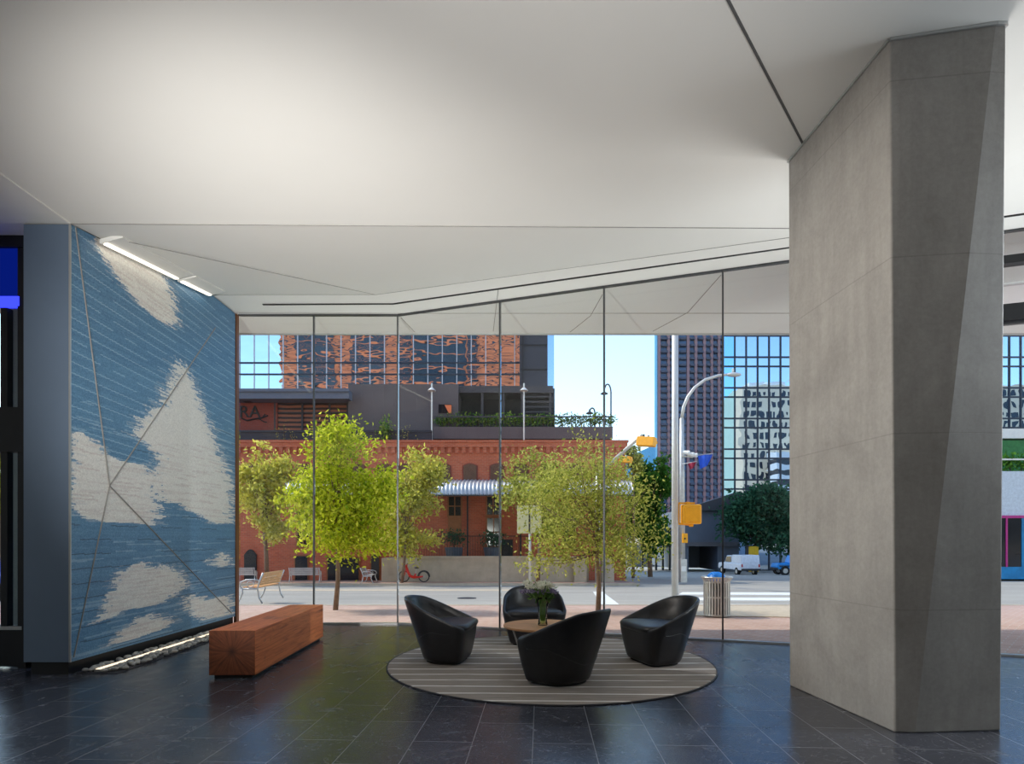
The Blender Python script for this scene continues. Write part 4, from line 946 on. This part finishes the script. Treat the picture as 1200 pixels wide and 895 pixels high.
m = MB(); m.mm((qx(880), YQ - 14, qz(452)), (qx(900), YQ - 2, qz(446))); m.mm((qx(906), YQ - 14, qz(452)), (qx(925), YQ - 2, qz(445))); m.build('roof_structures', 'white_band', bg)
n_ = 0; px = 872
while px < 1235:
    m = MB(); z2 = qz(458)
    while z2 > 4: m.mm((qx(px), YQ - .1, z2 - 1.9), (qx(px + 5.0), YQ + .05, z2)); z2 -= 3.3
    m.build('window_column', 'tower_glass_dark', bg); px += 8.5
gr = thing('striped_garage', (qx(920), YQ + 8, 0), 'white banded parking garage seen only as a reflection in the blue mirror office', 'building')
m = MB(); m.mm((qx(897), YQ + 2, 0), (qx(990), YQ + 8, qz(535))); m.build('dark_decks', 'tower_glass_dark', gr)
for i in range(7):
    z2 = qz(535) - 3.4 * i - 1.5
    if z2 > 0: m = MB(); m.mm((qx(896), YQ + 1.8, z2), (qx(990), YQ + 8.3, z2 + 1.7)); m.build('white_band', 'white_band', gr)
# distant dark apartment tower
YD2 = 250.0
dt = thing('apartment_tower', (X_(810, YD2), YD2, gz(YD2)), 'distant dark apartment tower with pinkish piers and rows of balconies', 'building')
m = MB(); m.prism([(X_(768, YD2), YD2), (X_(850, YD2), YD2), (X_(850, YD2 + 40), YD2 + 40), (X_(769, YD2 + 40), YD2 + 40)], 2, gz(YD2), 130); m.build('window_walls', 'blue_window', dt)
for px in (772, 783, 793, 806, 815, 825, 833.5, 842): m = MB(); m.mm((X_(px - 1.6, YD2), YD2 - .8, gz(YD2)), (X_(px + 1.6, YD2), YD2 + .2, 130)); m.build('pier', 'pink_pier', dt)
i = 0; z2 = 2.0
while z2 < 128:
    m = MB()
    for a, c2 in ((774, 781.5), (785, 791), (796, 803), (808, 813), (817, 823), (827, 832), (835.5, 840), (844, 849)): m.mm((X_(a, YD2), YD2 - 1.7, z2), (X_(c2, YD2), YD2 + .1, z2 + .9))
    m.mm((X_(768, YD2), YD2 - .15, z2), (X_(850, YD2), YD2 + .1, z2 + .5)); m.build('balcony_row', 'balcony', dt); z2 += 2.75
m = MB(); m.prism([(X_(767, YD2), YD2 - .5), (X_(770, YD2), YD2 - .5), (X_(770, YD2), YD2 + 5), (X_(767.5, YD2 + 5), YD2 + 5)], 2, gz(YD2), 130); m.build('edge_glazing', 'glass_strip', dt)
# podium with a garage opening, right
YO = 72.0
po = thing('podium', (X_(825, YO), YO, gz(YO)), 'dark grey podium building with a garage opening behind the yellow signal box', 'building')
m = MB(); x0, x1 = X_(803, YO), X_(866, YO); zt3 = Z_(597, YO); zg = Z_(640, YO)
m.mm((x0, YO, zg), (x1, YO + 20, zt3)); m.mm((x0, YO, gz(YO)), (X_(807, YO), YO + 20, zg)); m.mm((X_(841, YO), YO, gz(YO)), (x1, YO + 20, zg)); m.mm((x0, YO + 7, gz(YO)), (x1, YO + 8, zg)); m.build('walls', 'podium_grey', po)
m = MB(); m.prism([(x0 - .2, zt3 + .1), (x1, zt3 + 2.2), (x1, zt3), (x0 - .2, zt3 - .2)], 1, YO - .6, YO + 1); m.build('sloped_fascia', 'dark_metal', po)
m = MB(); m.mm((x0, YO - .2, zg), (x1, YO, zg + .5)); m.build('garage_lintel', 'concrete_dark', po)
lo = thing('lobby_building', (X_(788, YO), YO, gz(YO)), 'low glazed lobby building left of the garage opening', 'building')
m = MB(); m.mm((X_(752, YO), YO + 1, Z_(638, YO)), (X_(802, YO), YO + 10, Z_(618, YO))); m.build('glazed_wall', 'blue_window', lo); m = MB()
for px in (755, 763, 771, 779, 787, 795): m.mm((X_(px, YO) - .12, YO + .8, gz(YO)), (X_(px, YO) + .12, YO + 1.05, Z_(618, YO)))
m.mm((X_(752, YO), YO + .7, Z_(640, YO)), (X_(802, YO), YO + 1.1, Z_(637, YO))); m.build('frames', 'dark_frame', lo)
rb = thing('blue_roof_building', (X_(760, 120), 120, gz(120)), 'low building with a pale blue sloped roof beyond the corner trees', 'building')
m = MB(); m.mm((X_(735, 120), 120, gz(120)), (X_(775, 120), 135, Z_(560, 120))); m.build('walls', 'concrete_dark', rb); m = MB(); m.prism([(X_(733, 119.5), Z_(537, 120)), (X_(768, 119.5), Z_(521, 120)), (X_(768, 119.5), Z_(560, 120)), (X_(733, 119.5), Z_(560, 120))], 1, 119.5, 135); m.build('sloped_roof', 'glass_strip', rb)
# corner shop glimpsed right of the column
YS = 40.0
cs = thing('corner_shop', (X_(1195, YS), YS, gz(YS)), 'white corner shop with a blue painted base, glimpsed right of the column', 'building')
m = MB(); m.mm((X_(1150, YS), YS, gz(YS)), (X_(1330, YS), YS + 12, Z_(552, YS))); m.build('walls', 'shop_white', cs)
m = MB(); m.mm((X_(1150, YS), YS - .12, gz(YS)), (X_(1330, YS), YS + .1, Z_(664, YS))); m.mm((X_(1196, YS), YS - .1, Z_(664, YS)), (X_(1203, YS), YS + .1, Z_(606, YS))); m.build('painted_base', 'shop_blue', cs)
m = MB(); m.mm((X_(1166, YS), YS - .1, Z_(664, YS)), (X_(1195, YS), YS + .05, Z_(607, YS))); w_ = m.build('shop_window', 'window_dark', cs); m = MB(); m.mm((X_(1177, YS), YS - .14, Z_(664, YS)), (X_(1179, YS), YS, Z_(607, YS))); m.mm((X_(1166, YS), YS - .16, Z_(607, YS)), (X_(1330, YS), YS, Z_(604, YS))); m.build('window_frame', 'shop_magenta', w_)
m = MB(); m.mm((X_(1150, YS), YS + 2, Z_(552, YS)), (X_(1330, YS), YS + 4, Z_(510, YS))); m.build('green_terrace_wall', 'hedge_green_wall', cs)
m = MB(); m.mm((X_(1150, YS), YS + 2.2, Z_(507, YS)), (X_(1330, YS), YS + 6, Z_(495, YS))); m.mm((X_(1150, YS), YS, Z_(538, YS) - .05), (X_(1330, YS), YS + .1, Z_(538, YS) + .05)); m.build('terrace_canopy', 'white_band', cs)
for px in (1172, 1184, 1197): shrub('roof_shrub', (X_(px, YS + .6), YS + .6, Z_(552, YS)), 1.2, 1.1, 'leaf_green', 160, .25, 'green shrub on the corner shop terrace right of the column', 'shrub', 140 + px, 'shrubs on the corner shop terrace')

# ------------------------------------------------------------------ poles, signals, signs
pb = G(791, 705)
t = thing('utility_pole', pb, 'tall pale grey metal pole on the near curb carrying the yellow signal box', 'pole')
m = MB(); m.tube([pb, pb + Vector((.0, 0, 9.0))], .098, 20, r2=.085); m.build('shaft', 'pole_grey', t, smooth=True)
m = MB(); m.lathe([(.125, 0), (.125, .03), (.104, .05), (.10, .06)], pb, 20); m.build('base_collar', 'pole_grey', t, smooth=True)
Yp = pb.y
sg = thing('pedestrian_signal', at(809, 616, Yp), 'yellow pedestrian signal box bracketed to the tall grey pole, seen from behind', 'signal')
m = MB(); a, c2 = at(799, 614, Yp), at(821, 591, Yp); m.mm((a.x, Yp - .13, a.z), (c2.x, Yp + .16, c2.z)); m.build('housing', 'signal_yellow', sg, bevel=.05, seg=4)
m = MB(); a, c2 = at(801.5, 611.5, Yp), at(818.5, 594, Yp); m.mm((a.x, Yp - .155, a.z), (c2.x, Yp - .12, c2.z)); m.build('back_cover', 'signal_yellow', sg, bevel=.025)
m = MB(); m.beam(at(793, 589.5, Yp), at(814, 589.5, Yp), .06, .05); m.beam(at(806, 591, Yp), at(806, 588, Yp), .1, .1); m.build('top_bracket', 'signal_yellow', sg)
m = MB(); m.beam(at(793, 613.5, Yp), at(812, 615, Yp), .06, .05); m.beam(at(810, 613, Yp), at(810, 617, Yp), .1, .1); m.build('bottom_bracket', 'signal_yellow', sg)
m = MB(); m.beam(at(795.5, 613.5, Yp), at(795.5, 590, Yp), .035, .035); m.build('conduit', 'signal_yellow', sg)
bx = thing('push_button_box', at(803, 636, 34.2), 'small yellow push button box on the far street light pole, below the signal box', 'signal')
YL = 34.4
m = MB(); a, c2 = at(800, 636, YL - .2), at(805.5, 625, YL - .2); bx.location = a; ROOT[bx.name] = a.copy(); m.mm((a.x, YL - .3, a.z), (c2.x, YL - .02, c2.z)); m.build('box', 'signal_yellow', bx, bevel=.02); m = MB(); m.tube([at(802.7, 631, YL - .34), at(802.7, 631, YL - .29)], .05, 10); m.build('button', 'iron_black', bx)
lp = Vector((X_(799.5, YL), YL, gz(YL) - .12)); lb = far_base(799.5, 34.5)
YL2 = 34.5; lp = Vector((X_(799.5, YL2), YL2, gz(YL2)))
sl = thing('street_light', lp, 'grey street light with a long curved arm behind the tall pole', 'street light')
m = MB(); m.tube([lp, at(799, 560, YL2), at(799, 490, YL2)], .19, 12, r2=.13); m.build('pole', 'galvanised', sl, smooth=True)
arcp = [at(799, 490, YL2), at(801, 477, YL2), at(806, 465, YL2), at(814, 454, YL2), at(826, 445, YL2), at(842, 440, YL2), at(856, 438.5, YL2)]
m = MB(); m.tube(arcp, .10, 10, r2=.075); m.build('arm', 'pole_grey', sl, smooth=True)
m = MB(); h0 = at(860, 439, YL2); m.ell((h0.x, h0.y, h0.z), (.44, .2, .13), 14, 8); m.build('lamp_head', 'pole_grey', sl, smooth=True)
m = MB(); h0 = at(859, 436, YL2); m.lathe([(.06, 0), (.06, .2), (.02, .22)], h0, 10); m.build('photocell', 'pole_grey', sl)
m = MB(); a = at(796, 670, YL2); m.mm((a.x, YL2 - .36, gz(YL2)), (X_(803, YL2), YL2 + .2, Z_(655, YL2))); m.build('base_cabinet', 'galvanised', sl)
m = MB(); m.mm((X_(796.5, YL2), YL2 - .39, Z_(669, YL2)), (X_(801.5, YL2), YL2 - .35, Z_(663, YL2))); m.build('notice_plate', 'white_band', sl)
m = None
cam_c = thing('traffic_camera', at(803, 532, YL2), 'white cluster of traffic cameras on the street light pole', 'camera')
for i, (px, py) in enumerate(((801, 530), (806, 532), (810, 533))):
    m = MB(); p = at(px, py, YL2 - .25); m.tube([p, p + Vector((.28, -.2, -.05))], .11, 10, r2=.13); m.build('camera_body', 'white_band', cam_c)
m = MB(); m.beam(at(799, 534, YL2 - .2), at(812, 536, YL2 - .2), .08, .08); m.build('bracket', 'galvanised', cam_c)
for px, py, w_, h_, m_, lab in ((818, 534, .85, .75, 'flag_blue', 'blue banner flag hanging beside the street light pole'), (806, 543, .5, .35, 'flag_red', 'small dark red banner below the blue flag')):
    t = thing('banner_flag', at(px, py, YL2 - .6), lab, 'flag'); p = at(px, py, YL2 - .6); mm_ = MB(); nx = 10; vs, fs = [], []
    for j in range(2):
        for i in range(nx + 1):
            u = i / nx; yo = .07 * math.sin(u * 9) + j * .012
            vs += [(p.x + u * w_, p.y + yo, p.z + .1 * u), (p.x + .12 * (1 - u) + u * w_ * .62 , p.y + yo, p.z - h_ * (1 - .25 * u))]
    q = 2 * (nx + 1)
    for i in range(nx): a = 2 * i; fs += [(a, a + 1, a + 3, a + 2), (q + a, q + a + 2, q + a + 3, q + a + 1)]
    mm_.add(vs, fs); mm_.build('cloth', m_, t, smooth=True); mm_ = MB(); mm_.tube([at(799, py + 1, YL2 - .2), p + Vector((w_, 0, .12))], .025, 6); mm_.build('staff', 'galvanised', t)
# mast-arm traffic signals
sp = Vector((X_(694, 36.5), 34.2, gz(34.2)))
ma = thing('mast_arm_pole', sp, 'grey mast arm pole reaching over the street behind the olive tree', 'pole')
e0 = Vector((sp.x, sp.y, Z_(556, sp.y))); Ye = 27.5; e1 = at(752, 510, Ye)
m = MB(); m.tube([sp, e0], .15, 12, r2=.12); m.build('pole', 'pole_grey', ma, smooth=True); m = MB(); m.tube([e0, e1], .13, 10, r2=.07); m.build('arm', 'pole_grey', ma, smooth=True)
def signal(p, s, label):
    t = thing('traffic_signal', p, label, 'traffic light'); p = Vector(p)
    m = MB(); m.box(p, (1.05 * s, .5 * s, .52 * s), R(-35)); m.xf(Matrix.Translation(p) @ Matrix.Rotation(R(8), 4, 'Y') @ Matrix.Translation(-p)); m.build('housing', 'signal_yellow', t, bevel=.03 * s)
    for k in (-1, 0, 1):
        c0 = p + Matrix.Rotation(R(-35), 3, 'Z') @ Vector((k * .33 * s, .2 * s, 0)); m = MB(); m.tube([c0, c0 + Matrix.Rotation(R(-35), 3, 'Z') @ Vector((0, .28 * s, -.02))], .15 * s, 12); m.build('visor', 'signal_yellow', t)
    m = MB(); m.tube([p + Vector((-.15 * s, 0, .15 * s)), p + Vector((-.15 * s, 0, .42 * s))], .06 * s, 8); m.tube([p + Vector((.12 * s, 0, .15 * s)), p + Vector((.12 * s, 0, .36 * s))], .05 * s, 8); m.build('hanger', 'bumper_dark', t)
signal(at(757.5, 517.5, 27.4), .8, 'yellow traffic light at the tip of the mast arm, against the sky')
signal(at(733, 538.5, 31), .62, 'lower yellow traffic light, hanging among the tree leaves')
# street sign seen from the back
sb = G(621, 700); sb = G(621, 706); t = thing('street_sign', sb, 'pair of pale sign panels on a thin post, seen from behind, past the rear armchair', 'sign')
m = MB(); m.tube([sb, at(621, 592, sb.y)], .034, 10); m.build('post', 'galvanised', t, smooth=True)
for a, c2 in ((606, 619.5), (621.5, 634.5)): m = MB(); p, q = at(a, 625, sb.y - .05), at(c2, 592, sb.y - .05); m.mm((p.x, sb.y - .06, p.z), (q.x, sb.y - .045, q.z)); m.build('panel', 'sign_back', t, bevel=.004)
m = MB(); p = at(619, 625, sb.y); q = at(622.5, 592, sb.y); m.mm((p.x, sb.y - .045, p.z), (q.x, sb.y + .0, q.z)); m.build('bracket', 'iron_black', t)

# ------------------------------------------------------------------ street furniture
def street_bench(label, L=1.55, wood='bench_wood'):
    t = local_thing('street_bench', label, 'bench'); hgt = .82
    for i in range(5): m = MB(); m.mm((-L / 2 + .06, -.22 + i * .095, .43), (L / 2 - .06, -.145 + i * .095, .465)); m.build('seat_slat', wood, t)
    for i in range(5): m = MB(); y = .26 + i * .022; z2 = .50 + i * .075; m.mm((-L / 2 + .06, y, z2), (L / 2 - .06, y + .03, z2 + .06)); m.build('back_slat', wood, t)
    for s in (-1, 1):
        x = s * L / 2; m = MB()
        m.tube([(x, -.34, 0), (x, -.27, .12), (x, -.20, .30), (x, -.22, .42)], .024, 8); m.tube([(x, .36, 0), (x, .27, .15), (x, .22, .42), (x, .28, .62), (x, .38, .86)], .024, 8); m.tube([(x, -.22, .41), (x, .23, .41)], .022, 8)
        m.build('end_frame', 'bench_metal', t, smooth=True)
        m = MB(); m.tube([(x, .29, .64), (x, .12, .67), (x, -.10, .66), (x, -.24, .60), (x, -.28, .50), (x, -.22, .42)], .02, 8); m.tube([(x + s * .0, .02 + .10 * math.cos(q * math.pi / 8), .54 + .085 * math.sin(q * math.pi / 8)) for q in range(16)], .012, 6, closed=True); m.build('armrest', 'bench_metal', t, smooth=True)
    return t
p = G(306, 703); bn = street_bench('slatted wood street bench on the near sidewalk, just beyond the mural end'); place(bn, (p.x, p.y, gz(p.y) - .012), R(-90))
b0 = street_bench('pale metal bench across the street, second from the left, in front of a brick wall', 1.6, 'bench_metal')
place(b0, far_base(358, 33.4), R(188)); copy_tree(b0, far_base(433, 33.4), R(95), 'pale metal bench end-on across the street, left of the dock wall'); copy_tree(b0, far_base(282, 33.4), R(190), 'metal bench across the street by the black arched door, cut by the mural edge')
# litter bin with blue bag
tb = G(840, 722); t = thing('litter_bin', tb, 'slatted grey metal litter bin on the near sidewalk, right of the tall pole', 'bin')
r_ = 15.5 * tb.y / F; hh = (Z_(676, tb.y) - tb.z)
m = MB(); m.lathe([(r_ * .86, .03), (r_ * .86, hh * .9), (r_ * .8, hh * .9), (r_ * .8, .06)], tb, 24); m.build('liner', 'iron_black', t, smooth=False)
n_ = 28
for i in range(n_):
    a = 2 * math.pi * i / n_; m = MB(); rr = r_ * .94
    m.beam(tb + Vector((rr * math.cos(a), rr * math.sin(a), .02)), tb + Vector((rr * math.cos(a), rr * math.sin(a), hh * .9)), .036, .012, up=(math.cos(a), math.sin(a), 0)); q = tb + Vector((rr * math.cos(a), rr * math.sin(a), hh * .9)); m.beam(q, tb + Vector((rr * 1.17 * math.cos(a), rr * 1.17 * math.sin(a), hh)), .045, .012, up=(math.cos(a), math.sin(a), 0)); m.build('slat', 'galvanised', t)
for z2 in (.04, hh * .5, hh * .88): m = MB(); m.tube([tb + Vector((r_ * .9 * math.cos(i * math.pi / 16), r_ * .9 * math.sin(i * math.pi / 16), z2)) for i in range(32)], .018, 6, closed=True); m.build('hoop', 'galvanised', t)
m = MB(); m.tube([tb + Vector((r_ * 1.1 * math.cos(i * math.pi / 16), r_ * 1.1 * math.sin(i * math.pi / 16), hh)) for i in range(32)], .018, 6, closed=True); m.build('rim', 'galvanised', t)
t = thing('refuse_bag', tb + Vector((0, 0, hh * .85)), 'crumpled blue plastic bag bulging from the litter bin', 'bag'); m = MB(); m.ell(tb + Vector((-.02, 0, hh * .93)), (r_ * .74, r_ * .74, .16), 18, 12, .05); m.build('body', 'bag_blue', t, smooth=True)
# red rental bicycle
def bicycle():
    t = local_thing('bicycle', 'red hire bicycle standing against the dock wall across the street', 'bicycle'); wr = .30
    for x in (-.58, .58):
        m = MB(); m.tube([(x + wr * math.cos(i * math.pi / 14), 0, .33 + wr * math.sin(i * math.pi / 14)) for i in range(28)], .028, 8, closed=True); w_ = m.build('wheel', 'tyre', t, smooth=True)
        m = MB()
        for i in range(8): a = i * math.pi / 8; m.tube([(x + wr * math.cos(a), 0, .33 + wr * math.sin(a)), (x - wr * math.cos(a), 0, .33 - wr * math.sin(a))], .005, 4)
        m.tube([(x, -.06, .33), (x, .06, .33)], .035, 8); m.build('spokes', 'galvanised', w_)
    m = MB(); m.tube([(-.42, 0, .86), (-.36, 0, .62), (-.22, 0, .36), (0, 0, .28), (.30, 0, .30), (.56, 0, .34)], [.06, .075, .085, .08, .06, .04], 10); m.tube([(.02, 0, .28), (.10, 0, .5)], .05, 8); m.build('frame', 'bike_red', t, smooth=True)
    m = MB(); m.tube([(-.42, 0, .9), (-.50, 0, .6), (-.58, 0, .33)], .03, 8); m.tube([(-.42, 0, .84), (-.40, 0, 1.04)], .03, 8); m.build('fork', 'bike_red', t, smooth=True)
    m = MB(); m.tube([(-.30, -.26, 1.08), (-.42, 0, 1.04), (-.30, .26, 1.08)], .022, 8); m.build('handlebar', 'bike_dark', t, smooth=True)
    m = MB(); m.mm((-.62, -.15, .82), (-.44, .15, 1.0)); m.build('basket', 'bike_red', t, bevel=.03)
    m = MB(); m.tube([(.09, 0, .48), (.15, 0, .80)], .02, 8); m.build('seat_post', 'galvanised', t); m = MB(); m.ell((.17, 0, .83), (.15, .09, .045), 12, 8); m.build('saddle', 'bike_dark', t, smooth=True)
    m = MB(); pr = [(.58 + .36 * math.cos(R(a)), .33 + .36 * math.sin(R(a))) for a in range(-5, 186, 12)] + [(.58 + .26 * math.cos(R(a)), .33 + .26 * math.sin(R(a))) for a in range(185, -6, -12)]; m.prism(pr, 1, -.045, .045); m.build('wheel_guard', 'bike_dark', t)
    return t
place(bicycle(), (X_(485, 34.3), 34.3, gz(34.3)), R(-4))
# white pickup with a cap, blue off-road car
def wheel(parent, x, y, r, w):
    m = MB(); m.tube([(x, y - w / 2, r), (x, y + w / 2, r)], r, 20); o = m.build('wheel', 'tyre', parent); m = MB(); m.tube([(x, y - w / 2 - .01, r), (x, y + w / 2 + .01, r)], r * .55, 14); m.build('rim', 'galvanised', o)
t = local_thing('pickup_truck', 'white pickup truck with a boxy bed cap parked under the dark oak', 'truck')
m = MB(); m.prism([(-2.75, .5), (2.7, .5), (2.72, .95), (2.55, 1.08), (1.3, 1.16), (-2.75, 1.16)], 1, -.95, .95); m.build('body', 'car_white', t, bevel=.08, seg=3)
m = MB(); m.prism([(-.55, 1.14), (1.35, 1.14), (.75, 1.86), (-.45, 1.9)], 1, -.86, .86); cb = m.build('cab', 'car_white', t, bevel=.07, seg=3)
m = MB(); m.prism([(-.35, 1.22), (1.12, 1.22), (.66, 1.76), (-.3, 1.78)], 1, -.885, .885); m.prism([(-.15, 1.2), (1.36, 1.2), (.82, 1.76), (0, 1.76)], 1, -.74, .74); m.build('side_windows', 'car_glass', cb)
m = MB(); m.prism([(-2.75, 1.14), (-.6, 1.14), (-.6, 1.96), (-2.6, 1.96)], 1, -.9, .9); cp = m.build('bed_cap', 'car_white', t, bevel=.06, seg=3)
m = MB(); m.prism([(-2.74, 1.3), (-2.68, 1.3), (-2.6, 1.82), (-2.66, 1.82)], 1, -.7, .7); m.build('rear_window', 'car_white', cp)
m = MB(); m.mm((-2.92, -.92, .48), (-2.72, .92, .68)); m.build('rear_bumper', 'bumper_dark', t, bevel=.03)
for y in (-.88, .78): m = MB(); m.mm((-2.79, y, .82), (-2.7, y + .12, 1.1)); m.build('tail_light', 'tail_red', t)
for x in (-1.75, 1.75):
    for y in (-.84, .84): wheel(t, x, y, .38, .26)
YV = 58.0; place(t, (X_(872, YV), YV + 1.5, gz(YV + 1.5) - .13), R(93))
t = local_thing('offroad_car', 'bright blue boxy off-road car at the street edge, cut by the column', 'car')
m = MB(); m.prism([(-1.9, .55), (1.9, .55), (1.95, .8), (1.85, 1.1), (.7, 1.14), (.55, 1.2), (-1.85, 1.2), (-1.9, 1.1)], 1, -.75, .75); m.build('body', 'car_blue', t, bevel=.06)
m = MB(); m.prism([(-1.85, 1.18), (.62, 1.18), (.38, 1.84), (-1.78, 1.86)], 1, -.72, .72); cb = m.build('cab', 'car_blue', t, bevel=.05)
m = MB(); m.prism([(-.55, 1.26), (.36, 1.26), (.22, 1.74), (-.55, 1.74)], 1, -.74, .74); m.prism([(-1.7, 1.26), (-.68, 1.26), (-.68, 1.74), (-1.66, 1.74)], 1, -.74, .74); m.build('windows', 'car_glass', cb)
m = MB(); m.mm((1.88, -.78, .5), (2.1, .78, .7)); m.build('front_bumper', 'bumper_dark', t, bevel=.03)
for x in (-1.2, 1.25):
    for y in (-.74, .74):
        wheel(t, x, y, .42, .28); m = MB(); m.mm((x - .52, y - .2, .84), (x + .52, y + .2, .92)); m.build('fender', 'bumper_dark', t, bevel=.03)
YJ = 56.5; place(t, (X_(931, YJ), YJ, gz(YJ) - .13), R(180))
t = thing('yellow_bollard_sign', far_base(883, 64.5), 'yellow painted board standing behind the white pickup', 'sign'); p = at(876, 672, 64.5); q = at(889, 640, 64.5)
m = MB(); m.mm((p.x, 64.5, gz(64.5)), (q.x, 64.7, q.z)); m.build('board', 'yellow_paint', t, bevel=.02); m = MB(); m.mm((p.x - .1, 64.45, gz(64.5)), (p.x + .1, 64.75, q.z + .1)); m.build('post', 'bumper_dark', t)
# view through the left entrance : street tree and a parked car
tree((X_(-6, 17), 17, gz(17)), (-2, 560), (26, 60), .07, 'leaf_lime', .14, 60, 60, 'lime green tree glimpsed through the far left entrance glass', 21)
t = local_thing('parked_car', 'dark blue parked car glimpsed through the far left entrance glass', 'car')
m = MB(); m.prism([(-2.1, .35), (2.1, .35), (2.1, .75), (1.2, .9), (.7, 1.4), (-1.1, 1.42), (-1.9, .95), (-2.1, .85)], 1, -.85, .85); m.build('body', 'flag_blue', t, bevel=.08, seg=3)
m = MB(); m.prism([(-1.6, .95), (1.05, .95), (.62, 1.34), (-1.02, 1.36)], 1, -.87, .87); m.build('side_windows', 'car_glass', t)
for x in (-1.3, 1.3):
    for y in (-.78, .78): wheel(t, x, y, .32, .22)
place(t, (X_(-25, 20), 20, gz(20) - .12), R(0))

# ------------------------------------------------------------------ light, sky, camera
SUN = Vector((-.62, .22, .76)).normalized()
wld = bpy.data.worlds.new('sky'); SC.world = wld; wld.use_nodes = True; nt = wld.node_tree; bgN = nt.nodes['Background']
sky = nt.nodes.new('ShaderNodeTexSky'); sky.sky_type = 'NISHITA'; sky.sun_disc = False; sky.sun_elevation = math.asin(SUN.z); sky.sun_rotation = math.atan2(SUN.x, SUN.y); sky.air_density = 1.2; sky.dust_density = .6; sky.ozone_density = 2.0
nt.links.new(sky.outputs[0], bgN.inputs[0]); bgN.inputs[1].default_value = SKY_STRENGTH
sd = bpy.data.lights.new('sun', 'SUN'); sd.energy = SUN_E; sd.angle = R(.6); sd.color = (1, .93, .82); so = bpy.data.objects.new('sun', sd); COL.objects.link(so); so.rotation_euler = SUN.to_track_quat('Z', 'Y').to_euler(); so.location = (0, 0, 60)
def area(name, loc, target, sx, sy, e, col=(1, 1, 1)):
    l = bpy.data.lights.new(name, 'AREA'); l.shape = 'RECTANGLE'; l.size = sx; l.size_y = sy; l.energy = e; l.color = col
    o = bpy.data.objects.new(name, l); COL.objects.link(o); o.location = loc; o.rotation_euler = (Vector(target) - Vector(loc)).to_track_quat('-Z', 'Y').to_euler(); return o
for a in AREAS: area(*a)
for loc, tgt, e, cone, col in SPOTS:  # fill spots out of view, added to lift ceiling, mural and column faces
    l = bpy.data.lights.new('fill_spot', 'SPOT'); l.energy = e; l.spot_size = R(cone); l.spot_blend = 1; l.color = col; l.shadow_soft_size = 0
    o = bpy.data.objects.new('fill_spot', l); COL.objects.link(o); o.location = loc; o.rotation_euler = (Vector(tgt) - Vector(loc)).to_track_quat('-Z', 'Y').to_euler()
cd = bpy.data.cameras.new('camera'); cd.sensor_fit = 'HORIZONTAL'; cd.sensor_width = 36; cd.lens = 36 * F / 1200; cd.shift_y = (HY - 447.5) / 1200; cd.clip_end = 2000; cd.clip_start = .05
co = bpy.data.objects.new('camera', cd); COL.objects.link(co); co.location = (0, 0, H); co.rotation_euler = (R(90), 0, 0); SC.camera = co
vs = SC.view_settings; vs.view_transform = 'Standard'; vs.look = 'None'; vs.exposure = EXPO; vs.gamma = 1; vs.use_curve_mapping = False
SC.cycles.max_bounces = 12; SC.cycles.transparent_max_bounces = 16
